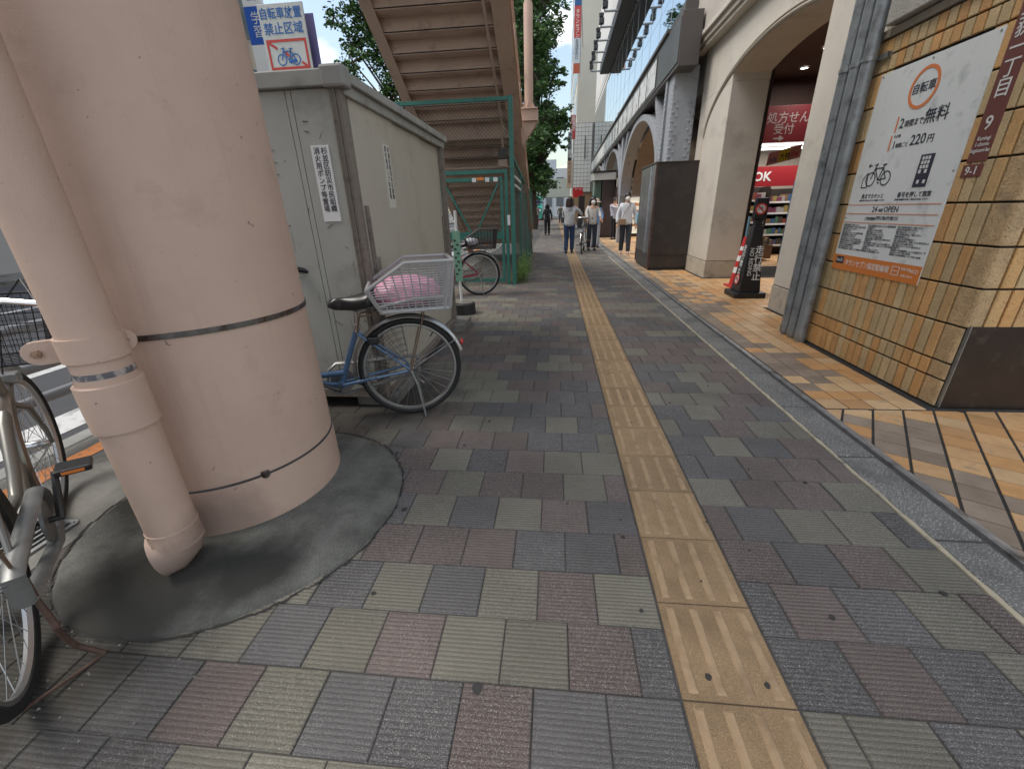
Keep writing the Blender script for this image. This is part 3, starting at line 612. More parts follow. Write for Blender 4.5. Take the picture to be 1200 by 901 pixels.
# round base with pole and green notice
RB = thing('notice_stand', 'pale pole in a round black base carrying a green notice beside the shed', 'notice stand', (-1.17, 5.30, 0))
mb = MB().lathe([(0, .001), (.15, .001), (.145, .13), (.13, .14), (0, .14)], 28, (-1.17, 5.30, 0)); mb.build('base', mat('base_black', (.02, .02, .02), .6), RB, smooth=True, angle=.5)
MB().lathe([(0, .141), (.12, .141), (.12, .15), (0, .152)], 24, (-1.17, 5.30, 0)).build('base_fill', BLK, RB, smooth=True, angle=.5)
MB().tube([(-1.20, 5.30, .14), (-1.20, 5.30, 1.25)], .017, 10).build('pole', WHITE, RB, smooth=True)
nb = MB().box(-1.245, -1.155, 5.26, 5.275, .42, 1.02).build('notice_board', mat('mint_board', (.22, .42, .30), .5), RB)
for i in range(9): MB().box(-1.235+.03*(i % 2), -1.205+.03*(i % 2), 5.257, 5.26, .50+.05*i, .52+.05*i).build('notice_text', INK, nb)
# ================================================================== TILED WALL
TW = thing('tiled_wall', 'projecting wall clad in tan and orange upright brick tiles beside the walkway', 'wall', (2.43, 2.62, 0))
MB().box(2.436, 6.2, 2.626, 4.30, 0, 2.31).build('backing', mat('tile_joint_dark', (.03, .024, .02), .95, noise=.2, nscale=20), TW)
WC = [(.62, .345, .135), (.58, .43, .23), (.60, .38, .17), (.54, .40, .22), (.64, .38, .155)]
WT = [mat('wall_tile_%s' % n, c, .6, noise=.13, nscale=7, rnd=.09, bump=.5, bscale=90, bdist=.003, dirt=(.27, .20, .13), dscale=3.5, dlo=.62, dhi=.85, speck=(160, .68, (.25, .17, .10))) for n, c in zip(('orange', 'buff', 'tan', 'straw', 'apricot'), WC)]
zr = [0, .176, .285, .514, .743, .972, 1.20, 1.428, 1.655, 1.876, 2.095, 2.20, 2.31]
wmesh = {}; wr = random.Random(12)
def wtile(c, h, dp, horiz):
    k = (c, round(h, 3), dp, horiz)
    if k not in wmesh:
        g = .0048; mb = MB().cblock(-.0371+g, .0371-g, -h/2+.0062, h/2-.0062, 0, .017+dp, .004)
        R = Matrix(((0, 0, -1), (-1, 0, 0), (0, 1, 0))) if not horiz else Matrix(((1, 0, 0), (0, 0, -1), (0, 1, 0)))
        mb.v = [tuple(R @ Vector(v)) for v in mb.v]; wmesh[k] = mb.mesh('brick_tile', WT[c], recalc=False)
    return wmesh[k]
nt_ = 0; last = 0
for r in range(12):
    z0, z1 = zr[r], zr[r+1]; h = z1-z0; last = wr.randrange(5)
    for i in range(21):
        y = 2.752+.0743*(i+.5)
        if 3.14 < y < 3.88 and .80 < (z0+z1)/2 < 2.0: continue
        c = (0, 1)[i % 2] if wr.random() < .45 else wr.randrange(5)
        o = inst(wtile(c, h, wr.choice((0, .001, .002)), False), 'brick_tile', TW, (2.434-2.43+.0, y-2.62, (z0+z1)/2)); nt_ += 1
    # bullnose corner tile
    y0_, y1_ = 2.6265, 2.7485
    if z0 < .5:
        poly = [(2.436, y1_), (2.424, y1_), (2.424, y0_+.012), (2.427, y0_+.002), (2.434, y0_), (2.442, y0_), (2.442, y1_)]
        poly = [(2.436, y1_), (2.423, y1_), (2.422, y0_+.02), (2.425, y0_+.008), (2.432, y0_-.002), (2.445, y0_-.006), (2.50, y0_-.006), (2.50, y0_+.005)]
    else: poly = [(2.436, y1_), (2.423, y1_), (2.421, y0_+.02), (2.424, y0_+.004), (2.432, y0_-.008), (2.445, y0_-.013), (2.503, y0_-.013), (2.503, y0_+.003)]
    if z0 < .5: poly = [(2.436, y1_), (2.423, y1_), (2.422, y0_+.02), (2.425, y0_+.008), (2.434, y0_+.001), (2.446, y0_+.004)]
    MB().prism(poly, z0+.006, z1-.006).build('corner_tile', mat('worn_corner_tile', (.52, .36, .19), .7, noise=.2, nscale=12, bump=1, bscale=60, bdist=.006, speck=(120, .66, (.26, .18, .11)), dirt=(.36, .26, .155), dscale=7, dlo=.54, dhi=.7), TW, bevel=.004)
    if z0 > .5:
        for i in range(5):
            c = wr.randrange(5); inst(wtile(c, h, wr.choice((0, .001, .002)), True), 'brick_tile', TW, (2.507-2.43+.0745*(i+.5), 2.625-2.62, (z0+z1)/2)); nt_ += 1
mb = MB()
for r in range(3, 12):
    for i in range(5, 40): mb.cblock(0, .068, 0, zr[r+1]-zr[r]-.008, 0, .01, .003, wr.randrange(5)); k = len(mb.v)-12; x_ = 2.509+.0745*i; z_ = zr[r]+.004; mb.v[k:] = [(x_+v[0], 2.626-v[2], z_+v[1]) for v in mb.v[k:]]
mb.build('far_brick_tiles', WT, TW, kind='stuff')
pn = MB().box(2.446, 5.5, 2.606, 2.628, .003, .527).build('access_panel', mat('dark_brown_panel', (.030, .019, .014), .35, noise=.25, nscale=5, dirt=(.06, .045, .035), dscale=9, dlo=.58, dhi=.7), TW)
mb = MB(); mb.box(2.440, 2.4455, 2.603, 2.628, .003, .530); mb.build('panel_trim', STEEL, TW)
# ledge + render above
LB = thing('upper_wall', 'pale rough rendered wall overhanging the brick tiled wall', 'wall', (2.4, 3.4, 2.32))
MB().box(2.40, 6, 2.60, 4.45, 2.315, 2.365).build('ledge', mat('ledge_beige', (.34, .30, .24), .8, noise=.2, nscale=8, dirt=(.16, .14, .12), dscale=4), LB)
MB().box(2.35, 6, 2.55, 3.985, 2.375, 5.5).build('rendered_face', mat('rough_grey_render', (.42, .40, .36), .9, noise=.15, nscale=4, bump=1, bscale=70, bdist=.01), LB, bevel=.01)
# ---- poster
PO = thing('parking_notice', 'large white bicycle parking notice with an orange circle screwed on the brick tiles', 'sign', (2.41, 3.5, 1.38))
XP = 2.410
MB().box(XP, XP+.006, 3.04, 3.965, .695, 2.08).build('board', mat('notice_white', (.74, .77, .755), .4, noise=.03, nscale=2, dirt=(.44, .47, .46), dscale=7, dlo=.55, dhi=.75, spec=.4), PO, bevel=.001)
OB = MB().box(XP-.0012, XP-.0002, 3.041, 3.964, .696, .815).build('orange_band', mat('notice_orange', (.70, .22, .045), .45), PO)
xq = XP-.0015
DI = mat('print_dark_navy', (.035, .035, .06), .5); OR = mat('print_orange', (.75, .22, .06), .5); WP = mat('print_white', (.72, .72, .70), .5)
strokes([circ(-3.508, 1.905, .112, 48)], .020, '-x', OR, PO, 'ring_mark', (xq, 0, 0))
txt('自転車', .066, (xq, 3.508, 1.882), '-x', DI, PO, align='CENTER', bold=.0012)
strokes([[(-3.66, 1.668), (-3.66, 1.765)], [(-3.675, 1.552), (-3.675, 1.648)]], .012, '-x', OR, PO, 'orange_bar', (xq, 0, 0))
txt('2', .085, (xq, 3.635, 1.688), '-x', DI, PO, bold=.001); txt('時間まで', .047, (xq, 3.585, 1.69), '-x', DI, PO, sx=.85, bold=.0008); txt('無料', .095, (xq, 3.425, 1.688), '-x', DI, PO, bold=.0016)
txt('その後', .022, (xq, 3.655, 1.632), '-x', DI, PO); txt('1', .07, (xq, 3.650, 1.563), '-x', DI, PO); txt('時間ごと', .034, (xq, 3.615, 1.566), '-x', DI, PO, sx=.85, bold=.0005)
txt('220', .088, (xq, 3.488, 1.566), '-x', DI, PO, bold=.0015); txt('円', .055, (xq, 3.345, 1.568), '-x', DI, PO, bold=.001)
bx, bz = -3.70, 1.375        # bicycle pictogram centre in (u=-Y, v=Z)
def icon(cx, cy, s, mir=1):
    P = lambda a, b: (cx+mir*a*s, cy+b*s)
    return [[P(*p) for p in circ(-.5, 0, .30, 20)], [P(*p) for p in circ(.5, 0, .30, 20)], [P(-.5, 0), P(-.28, .62), P(-.42, .62), P(-.2, .66)], [P(-.33, .46), P(.2, .46), P(.5, 0), P(.02, -.06), P(.2, .46), P(.24, .58)], [P(-.33, .46), P(.02, -.06)], [P(.12, .6), P(.38, .6)], [P(.02, -.16), P(.16, -.2)]]
strokes(icon(-3.70, 1.375, .155), .0075, '-x', DI, PO, 'bicycle_mark', (xq, 0, 0))
strokes([[(-3.86, 1.32), (-3.86, 1.38), (-3.82, 1.42), (-3.80, 1.32), (-3.86, 1.32)], [(-3.83, 1.47), (-3.79, 1.47)], [(-3.83, 1.47), (-3.815, 1.482)], [(-3.83, 1.47), (-3.815, 1.458)]], .006, '-x', DI, PO, 'lock_mark', (xq, 0, 0))
mb = MB().box(xq-.0006, xq+.0003, 3.235, 3.345, 1.30, 1.495); kp = mb.build('keypad_mark', DI, PO)
mb = MB()
for i in range(3):
    for j in range(3): mb.box(xq-.0012, xq-.0007, 3.262+.024*i, 3.280+.024*i, 1.412+.026*j, 1.432+.026*j)
for yy_, zz_ in ((3.262, 1.384), (3.31, 1.384), (3.250, 1.322), (3.300, 1.322)): mb.box(xq-.0012, xq-.0007, yy_, yy_+.02, zz_, zz_+.022)
mb.build('key', WP, kp, kind='stuff')
txt('奥までカチッと', .037, (xq, 3.825, 1.243), '-x', DI, PO, sx=.93, bold=.0006); txt('番号を押して精算', .039, (xq, 3.455, 1.243), '-x', DI, PO, sx=.93, bold=.0006)
txt('前輪を奥まで押し込んでロックを確認してください', .013, (xq, 3.835, 1.222), '-x', DI, PO, sx=.9); txt('ご利用の駐輪番号を押して料金をお支払いください', .013, (xq, 3.475, 1.222), '-x', DI, PO, sx=1.0)
strokes([[(-3.955, 1.197), (-3.06, 1.197)], [(-3.955, 1.132), (-3.06, 1.132)], [(-3.955, 1.067), (-3.06, 1.067)]], .004, '-x', OR, PO, 'rule_line', (xq, 0, 0))
txt('24', .055, (xq, 3.665, 1.145), '-x', DI, PO, bold=.0008); txt('時間', .026, (xq, 3.597, 1.147), '-x', DI, PO, sx=.85); txt('OPEN', .055, (xq, 3.545, 1.145), '-x', DI, PO, bold=.0008)
txt('ご利用規約', .027, (xq, 3.725, 1.088), '-x', DI, PO, sx=.9, bold=.0006); txt('駐輪場のご利用には規約が適用されます\nあらかじめご確認のうえご利用ください', .013, (xq, 3.60, 1.105), '-x', DI, PO, sx=.95)
small = ['駐輪場内での事故盗難等について', '責任を負いません', '自転車以外の駐車はできません', '長時間の駐輪はご遠慮ください', '料金は精算機でお支払いください', '係員の指示に従ってください', '火気厳禁です', '通路に駐輪しないでください', '貴重品は置かないでください', '午後十時以降は静かにご利用ください', 'お問い合わせは管理事務所まで', '無断駐輪は撤去します']
sr = random.Random(3)
for cidx, y_ in enumerate((3.945, 3.655, 3.36)):
    txt('\n'.join(sr.choice(small)+(sr.choice(small)[:6] if sr.random() < .5 else '') for _ in range(13)), .0155, (xq, y_, 1.042), '-x', mat('print_grey', (.15, .15, .17), .5), PO, sx=.86, space=.98)
kb = MB().box(xq-.0008, xq+.0002, 3.83, 3.925, .745, .800).build('logo_box', DI, OB); txt('Eco21', .036, (xq-.001, 3.92, .762), '-x', WP, OB, bold=.001, sx=.9)
txt('タウンセブン指定駐輪場', .052, (xq, 3.81, .742), '-x', WP, OB, sx=.86, bold=.001)
strokes([[(-3.29, .735), (-3.225, .735), (-3.225, .79), (-3.29, .79), (-3.29, .735)], [(-3.28, .762), (-3.235, .762)]], .004, '-x', WP, OB, 'stamp_mark', (xq, 0, 0))
txt('管理 運営', .02, (xq, 3.21, .775), '-x', WP, OB); txt('NCD', .034, (xq, 3.135, .765), '-x', WP, OB); txt('お問い合わせ', .018, (xq, 3.2, .732), '-x', WP, OB)
for yy_, zz_ in ((3.06, 2.06), (3.94, 2.06), (3.06, 1.38), (3.95, 1.1), (3.5, 2.06), (3.06, .9)): MB().tube([(XP-.003, yy_, zz_), (XP, yy_, zz_)], .006, 8).build('screw', STEEL, PO)
# ---- address plates
BR = mat('maroon_enamel', (.17, .055, .045), .4, noise=.05, nscale=4)
AP = thing('address_plate', 'tall maroon street address plate with white characters right of the white notice', 'sign', (2.412, 2.93, 1.8))
MB().box(2.412, 2.418, 2.872, 2.995, 1.415, 2.24).build('plate', BR, AP, bevel=.002)
txt('上荻一丁目', .098, (2.4105, 2.978, 2.098), '-x', WP, AP, vertical=True, space=.92, bold=.001); txt('9', .098, (2.4105, 2.964, 1.578), '-x', WP, AP, bold=.001)
txt('Kamiogi\n1-chome\nSuginami-ku', .030, (2.4105, 2.934, 1.525), '-x', WP, AP, align='CENTER', sx=.82)
AP2 = thing('house_number_plate', 'small maroon number plate below the tall maroon address plate', 'sign', (2.412, 2.94, 1.37))
MB().box(2.412, 2.418, 2.878, 3.006, 1.337, 1.404).build('plate', BR, AP2, bevel=.002); txt('9-1', .062, (2.4105, 2.942, 1.35), '-x', WP, AP2, align='CENTER', bold=.0008)
# ---- conduits
CD = mat('galvanised_conduit', (.27, .29, .30), .45, .35, noise=.15, nscale=6, dirt=(.13, .135, .135), dscale=9, dlo=.5, dhi=.7)
for lab, y in (('grey vertical conduit farthest from the brick tiles, beside the beige pillar', 4.325), ('middle one of three grey vertical conduits between pillar and tiled wall', 4.19), ('grey vertical conduit nearest the brick tiles of three', 4.055)):
    t = thing('wall_conduit', lab, 'pipe', (2.345, y, 0), 'grey conduits on the wall')
    MB().tube([(2.345, y, .03), (2.345, y, 5)], .046, 20).build('pipe', CD, t, smooth=True); 
    mb = MB().tube([(2.345, y, .10), (2.345, y, .045), (2.355, y, .015), (2.375, y, .004)], [.050, .051, .047, .035], 18); mb.build('foot_fitting', CD, t, smooth=True)
mb = MB(); mb.tube([(2.345, 4.325+.05*math.cos(a), 2.20+.0) for a in (0, .1)], .004)
mb = MB()
for y in (4.325, 4.19, 4.055): mb.lathe([(.0465, 2.185), (.0515, 2.186), (.0515, 2.214), (.0465, 2.215)], 20, (2.345, y, 0))
mb.box(2.392, 2.40, 3.93, 4.39, 2.183, 2.217); mb.box(2.385, 2.43, 3.93, 3.95, 2.18, 2.22); mb.build('conduit_strap', STEEL, None, smooth=True, angle=.5, base=(2.345, 4.19, 2.2), label='steel strap holding the three grey conduits to the wall', cat='pipe strap')
mb.v = []; 
# ================================================================== ARCADE BUILDING (beige arches)
AB = thing('arcade_building', 'beige rendered arcade building with an arched opening onto the shop', 'building', (2.7, 6.7, 0))
def ringz(y): return 2.32+.93*math.sqrt(max(0, 1-((y-6.74)/2.28)**2))
def pillar(y0, y1):
    p = MB().box(2.705, 3.262, y0, y1, .30, 2.98 if y0 > 6 else 3.05).build('pillar', BEIGE, AB, bevel=.01)
    MB().box(2.700, 3.266, y0-.004, y1+.004, 0, .292).build('plinth', mat('plinth_beige', (.44, .40, .33), .8, noise=.1, nscale=5, dirt=(.26, .24, .2), dscale=4), p, bevel=.006)
    MB().box(2.712, 3.255, y0+.006, y1-.006, .29, .302).build('joint', mat('joint_dark', (.08, .07, .06), .9), p)  # dark joint line between plinth and pillar
pillar(7.985, 9.45); pillar(4.3, 5.49)
# wall over the openings, cut by the arch
mb = MB(); N = 40; ys_ = np.linspace(5.49, 7.985, N)
poly = [(y, ringz(y)-.02) for y in ys_]+[(7.985, 2.98), (9.45, 2.98), (9.45, 5.6), (4.0, 5.6), (4.0, 3.05), (5.49, 3.05)]
def wallstrip(x0, x1):
    mb = MB(); q = [(y, ringz(y)-.02) for y in ys_]
    for (a, za), (b, zb_) in zip(q, q[1:]): mb.add([(x0, a, za), (x0, b, zb_), (x0, b, 5.6), (x0, a, 5.6), (x1, a, za), (x1, b, zb_), (x1, b, 5.6), (x1, a, 5.6)], [(0, 1, 2, 3), (7, 6, 5, 4), (0, 4, 5, 1)])
    mb.box(x0, x1, 7.985, 9.45, 2.98, 5.6); mb.box(x0, x1, 4.0, 5.49, 3.05, 5.6); return mb
wallstrip(2.705, 3.262).build('arch_wall', BEIGE, AB, smooth=True, angle=.35)
mb = MB(); pr = []
for t in np.linspace(0.03, .97, 44):
    a = PI*(1-t); y = 6.74+2.30*math.cos(a); z = 2.32+.94*math.sin(a); pr.append((y, z))
for off, r in ((0, .022), (.045, .012)):
    mb.tube([(2.700, 6.74+(2.30+off)*math.cos(PI*(1-t)), 2.32+(.94+off)*math.sin(PI*(1-t))) for t in np.linspace(.02, .98, 44)], r, 6)
mb.build('arch_moulding', mat('moulding_beige', (.36, .32, .26), .8, noise=.1), AB, smooth=True)
mb = MB(); mb.box(2.52, 2.705, 4.0, 9.7, 3.82, 3.90); mb.box(2.47, 2.705, 4.0, 9.7, 3.90, 3.97); mb.box(2.56, 2.705, 4.0, 9.7, 3.76, 3.82)
mb.build('cornice', BEIGE, AB, bevel=.008)
TIL = mat('pale_panel', (.50, .46, .40), .75, noise=.05, nscale=3, bump=.8, bscale=90, bdist=.006)
for k in range(5): 
    for j in range(3): MB().box(2.50, 2.71, 4.0+1.14*k, 5.134+1.14*k, 3.975+.9*j, 4.87+.9*j).build('facade_panel', TIL, AB, bevel=.005)
MB().box(2.66, 2.72, 9.22, 9.44, 1.66, 1.98).build('patch_backing', GREY, AB)
for j in range(4):
    for i in range(2): MB().cblock(0, .10, 0, .072, 0, .012, .003).xform(Matrix(((1, 0, 0, 2.70+.105*i), (0, 0, -1, 9.10), (0, 1, 0, 1.94+.078*j), (0, 0, 0, 1)))).build('brick_tile', WT[(i+j) % 3], AB)
# interior shell
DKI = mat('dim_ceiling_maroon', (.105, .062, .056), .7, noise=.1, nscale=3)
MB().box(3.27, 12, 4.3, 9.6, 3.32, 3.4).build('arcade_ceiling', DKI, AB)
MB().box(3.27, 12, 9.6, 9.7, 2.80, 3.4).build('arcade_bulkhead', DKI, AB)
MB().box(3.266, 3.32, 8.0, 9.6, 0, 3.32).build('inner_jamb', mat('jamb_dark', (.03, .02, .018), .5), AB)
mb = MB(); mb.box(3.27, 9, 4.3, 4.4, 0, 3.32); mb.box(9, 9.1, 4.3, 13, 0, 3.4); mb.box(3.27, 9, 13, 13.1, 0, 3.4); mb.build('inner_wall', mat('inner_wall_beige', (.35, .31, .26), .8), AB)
MB().box(3.27, 9, 9.6, 13, 2.52, 2.60).build('shop_ceiling', mat('shop_ceiling_white', (.38, .37, .36), .8), AB)
for i, (x, y) in enumerate(((3.95, 7.9), (4.15, 8.9))):
    t = thing('ceiling_spotlight', ('small round spotlight in the dark maroon ceiling inside the arch, nearer one', 'small round spotlight just above the dark red hanging sign')[i], 'light', (x, y, 3.3), 'arcade spotlights')
    MB().lathe([(0, 3.302), (.05, 3.302), (.055, 3.319)], 16, (x, y, 0)).build('lens', mat('spot_lens', (.9, .9, .85), .4, emit=(1, .95, .85, 5)), t); MB().lathe([(.055, 3.30), (.075, 3.30), (.075, 3.319)], 16, (x, y, 0)).build('trim', WHITE, t)
def lamp(name, loc, e, sz, col_=(1, .93, .85), sy=None):
    l = bpy.data.lights.new(name, 'AREA'); l.energy = e; l.size = sz; l.color = col_
    if sy: l.shape = 'RECTANGLE'; l.size_y = sy
    o = link(bpy.data.objects.new(name, l)); o.location = loc; return o
lamp('shop_light', (5.3, 11.2, 2.42), 42, 2.6, (1, .97, .92), 2.2); lamp('spot_light', (4.35, 8.55, 3.25), 9, .12)
# hanging red sign
RS = thing('hanging_red_sign', 'dark red hanging sign with white characters and an arrow inside the arch', 'sign', (4.1, 9.0, 2.5))
MB().box(3.62, 4.62, 9.0, 9.05, 2.235, 2.80).build('panel', mat('deep_red_panel', (.10, .008, .012), .5, emit=(.5, .02, .03, .025)), RS, bevel=.003)
GW = mat('sign_pale_print', (.30, .24, .24), .5)
txt('処方せん', .19, (3.74, 8.997, 2.545), '-y', GW, RS, sx=.95, bold=.002); txt('受付', .175, (3.88, 8.997, 2.375), '-y', GW, RS, bold=.002)
strokes([[(3.90, 2.295), (4.06, 2.295)], [(4.0, 2.33), (4.06, 2.295), (4.0, 2.26)]], .028, '-y', GW, RS, 'arrow_mark', (0, 8.997, 0))
for (y, z), lb in zip(((9.9, 2.46), (10.7, 2.46), (11.6, 2.46), (12.4, 2.46)), ('nearest the arch', 'second from the arch', 'third from the arch', 'farthest from the arch')):
    t = MB().box(3.9, 6.6, y, y+.05, z, z+.04).build('tube_light', mat('tube_glow', (.9, .9, .9), .5, emit=(1, 1, .97, 2.2)), None, base=(5, y, z), label='long white fluorescent tube under the shop ceiling, '+lb, cat='light', group='fluorescent tubes in the shop')
SB = thing('sale_banner', 'pink and yellow sale banner hanging below the shop ceiling', 'banner', (4.4, 9.6, 2.1))
bn = MB().prism([(4.13, 1.90), (4.72, 2.03), (4.72, 2.26), (4.15, 2.12)], 9.6, 9.612, 'y').build('cloth', mat('pink_cloth', (.70, .32, .32), .8), SB)
MB().prism([(4.33, 1.96), (4.52, 2.00), (4.52, 2.20), (4.33, 2.15)], 9.594, 9.599, 'y').build('yellow_field', mat('yellow_field', (.75, .62, .06), .7), SB)
txt('大特', .13, (4.345, 9.592, 2.01), '-y', INK, SB, bold=.003, sx=.75); txt('お得', .09, (4.16, 9.592, 1.97), '-y', BLUEP, SB, sx=.8); txt('価格', .09, (4.54, 9.592, 2.06), '-y', REDP, SB, sx=.8)
MB().prism([(3.98, 1.62), (4.10, 1.64), (4.10, 1.94), (3.98, 1.92)], 9.9, 9.905, 'y').build('price_flag', mat('yellow_field', (0, 0, 0)), None, base=(4.04, 9.9, 1.7), label='narrow yellow flag hanging at the left of the pink banner', cat='banner')
# shop fascia + shelves
FS = thing('shop_fascia', 'bright red shop fascia with white letters above the shelves', 'sign', (4.9, 11, 1.8))
MB().box(4.30, 5.42, 11.0, 11.05, 1.58, 1.99).build('panel', mat('bright_red_panel', (.30, .012, .018), .45, emit=(.7, .02, .03, .02)), FS); txt('OK', .26, (4.50, 10.995, 1.70), '-y', WHITE, FS, bold=.012)
PROD = [mat('pack_%d' % i, c, .5) for i, c in enumerate([(.25, .06, .04), (.32, .25, .08), (.06, .12, .24), (.36, .36, .34), (.07, .18, .10), (.22, .13, .06), (.20, .05, .09), (.07, .06, .055)])]
gr = random.Random(21)
def shelf(x0, x1, y, levels, lab, depth=.4, w0=.05, w1=.12, h=.2, cols=range(8), m=None):
    t = thing('shop_shelf', lab, 'shelf', ((x0+x1)/2, y, 0))
    mb = MB(); mb.box(x0, x0+.03, y, y+depth, 0, levels[-1]+.3); mb.box(x1-.03, x1, y, y+depth, 0, levels[-1]+.3); mb.box(x0, x1, y+depth, y+depth+.02, 0, levels[-1]+.3); mb.build('shelf_frame', m or DARK, t)
    for z in levels:
        MB().box(x0+.03, x1-.03, y, y+depth, z-.02, z).build('shelf_board', m or STEEL, t); mb = MB(); x = x0+.04
        while x < x1-.1:
            wd = gr.uniform(w0, w1); hh_ = gr.uniform(.6, 1)*h; mb.box(x, x+wd-.006, y+.02, y+depth*.7, z, z+hh_, gr.choice(list(cols))); x += wd
        MB().box(x0+.03, x1-.03, y-.006, y, z-.03, z+.012).build('price_rail', WHITE, t)
        mb.build('goods', PROD, t, kind='stuff')
shelf(4.55, 5.15, 11.5, [.3, .55, .8, 1.05, 1.3], 'dark shelf packed with small goods at the left under the red fascia', h=.17)
shelf(5.2, 6.3, 11.6, [.25, .5, .75, 1.0, 1.25], 'wide shelf packed with small goods right of the first shelf', h=.17)
shelf(5.0, 5.75, 9.75, [.45, .75, 1.05, 1.35], 'rack of blue and white packets at the shop entrance', h=.26, cols=(2, 2, 3, 2, 4), m=mat('rack_blue', (.08, .16, .30), .5))
CT = thing('goods_table', 'low table of yellow and brown boxes in front of the shop shelves', 'table', (4.5, 10.4, 0))
MB().box(4.25, 4.95, 10.4, 10.9, .05, .35).build('table_body', mat('carton_brown', (.28, .17, .09), .8), CT); mb = MB()
for i in range(12): x = 4.27+.055*i; mb.box(x, x+.05, 10.45, 10.8, .35, .35+gr.uniform(.08, .22), gr.choice((0, 1, 1, 5, 3)))
mb.build('goods', PROD, CT, kind='stuff')
# ---- red/white cone behind the sign
CN = thing('traffic_cone', 'red traffic cone with white bands behind the black no riding sign', 'traffic cone', (2.95, 7.08, 0))
def conering(r0, z0, r1, z1, m, n): MB().lathe([(r0, z0), (r1, z1)], 24, (2.95, 7.08, 0)).build(n, m, CN, smooth=True)
RED = mat('cone_red', (.50, .03, .03), .5); rr_ = lambda z: .125-.125*z/.88+.012
zz = [.03, .22, .31, .40, .48, .56, .62, .76]
for i in range(7): conering(rr_(zz[i]), zz[i], rr_(zz[i+1]), zz[i+1], WHITE if i in (1, 3, 5) else RED, 'white_band' if i in (1, 3, 5) else 'cone_section')
MB().box(2.79, 3.11, 6.92, 7.24, .001, .03).build('foot', RED, CN, bevel=.006)
MB().tube([(2.95, 7.08, .70), (2.95, 7.08, 1.05)], .018, 10).build('pole', mat('cone_bar_blue', (.12, .25, .35), .5), CN)
# ---- black no-riding sign
NR = thing('no_riding_sign', 'black tapered no riding sign on a square rubber base by the arch opening', 'sign', (2.74, 6.34, 0))
cx, cy = 2.745, 6.31; 
mb = MB(); a = .215; mb.prism([(cx-a, cy-a+.03), (cx-a+.03, cy-a), (cx+a-.03, cy-a), (cx+a, cy-a+.03), (cx+a, cy+a-.03), (cx+a-.03, cy+a), (cx-a+.03, cy+a), (cx-a, cy+a-.03)], .001, .075)
mb.build('base', BLKP, NR, bevel=.012)
mb = MB(); b0, b1, z0, z1 = .145, .060, .075, .95
mb.add([(cx-b0, cy-b0, z0), (cx+b0, cy-b0, z0), (cx+b0, cy+b0, z0), (cx-b0, cy+b0, z0), (cx-b1, cy-b1, z1), (cx+b1, cy-b1, z1), (cx+b1, cy+b1, z1), (cx-b1, cy+b1, z1)], [(0, 1, 5, 4), (1, 2, 6, 5), (2, 3, 7, 6), (3, 0, 4, 7), (4, 5, 6, 7), (3, 2, 1, 0)])
mb.build('body', BLKP, NR, bevel=.008)
MB().box(cx-.045, cx+.045, cy-.045, cy+.045, .95, 1.02).build('neck', BLKP, NR, bevel=.006)
th = math.atan2(b0-b1, z1-z0)
def on(z, off=.004): return cy-(b0+(b1-b0)*(z-z0)/(z1-z0))-off
Rt = Matrix(((1, 0, 0), (0, math.sin(th), -math.cos(th)), (0, math.cos(th), math.sin(th))))
txt('走行禁止', .118, (cx-.002, on(.62), .60), None, WP, NR, vertical=True, space=1.0, bold=.003, rot=Rt)
Rv = Rt @ Matrix(((0, 1, 0), (-1, 0, 0), (0, 0, 1)))
txt('NO RIDING', .075, (cx-.065, on(.68), .67), None, WP, NR, rot=Rv, bold=.001, sx=.95)
Rl = Matrix(((0, 0, -1), (-1, 0, 0), (0, 1, 0))); Rlv = Rl @ Matrix(((0, 1, 0), (-1, 0, 0), (0, 0, 1)))
th2 = Matrix(((0, math.sin(th), -math.cos(th)), (-1, 0, 0), (0, math.cos(th), math.sin(th))))
txt('走行禁止', .10, (cx-(b0-.047)-.005, cy+.05, .62), None, WP, NR, vertical=True, space=1.0, rot=th2, bold=.002)
def roundel(c, R, s, nm='no_cycling_roundel'):
    mb = MB().lathe([(0, 0), (s*.72, 0), (s*.72, .002)], 24); mb2 = MB().lathe([(s*.72, 0), (s, 0), (s, .002), (s*.72, .002)], 24); bars = MB()
    bars.prism([(-s*.75, s*.6), (-s*.6, s*.75), (s*.75, -s*.6), (s*.6, -s*.75)], .0022, .003)
    for m_, ma, n_ in ((mb, WP, nm), (mb2, REDP, 'red_ring'), (bars, REDP, 'red_slash')): m_.v = [tuple(R @ Vector(v)+Vector(c)) for v in m_.v]
    o = mb.build(nm, WP, NR); mb2.build('red_ring', REDP, o); bars.build('red_slash', REDP, o)
    pl = icon(0, 0, s*.7); q = MB()
    for p in pl:
        for u, v in zip(p, p[1:]):
            d = Vector((v[0]-u[0], v[1]-u[1])); 
            if d.length < 1e-6: continue
            d.normalize(); nn = Vector((-d.y, d.x))*.002; q.prism([(u[0]+nn.x, u[1]+nn.y), (u[0]-nn.x, u[1]-nn.y), (v[0]-nn.x, v[1]-nn.y), (v[0]+nn.x, v[1]+nn.y)], .002, .0028)
    q.v = [tuple(R @ Vector(v)+Vector(c)) for v in q.v]; q.build('bicycle_mark', INK, o)
hd = MB().box(cx-.085, cx+.085, cy-.03, cy+.03, 1.02, 1.30).build('head', BLKP, NR, bevel=.02)
roundel((cx-.003, cy-.033, 1.16), FACE['-y'], .072); roundel((cx-b0+.012-.004, cy, .24), th2, .075)
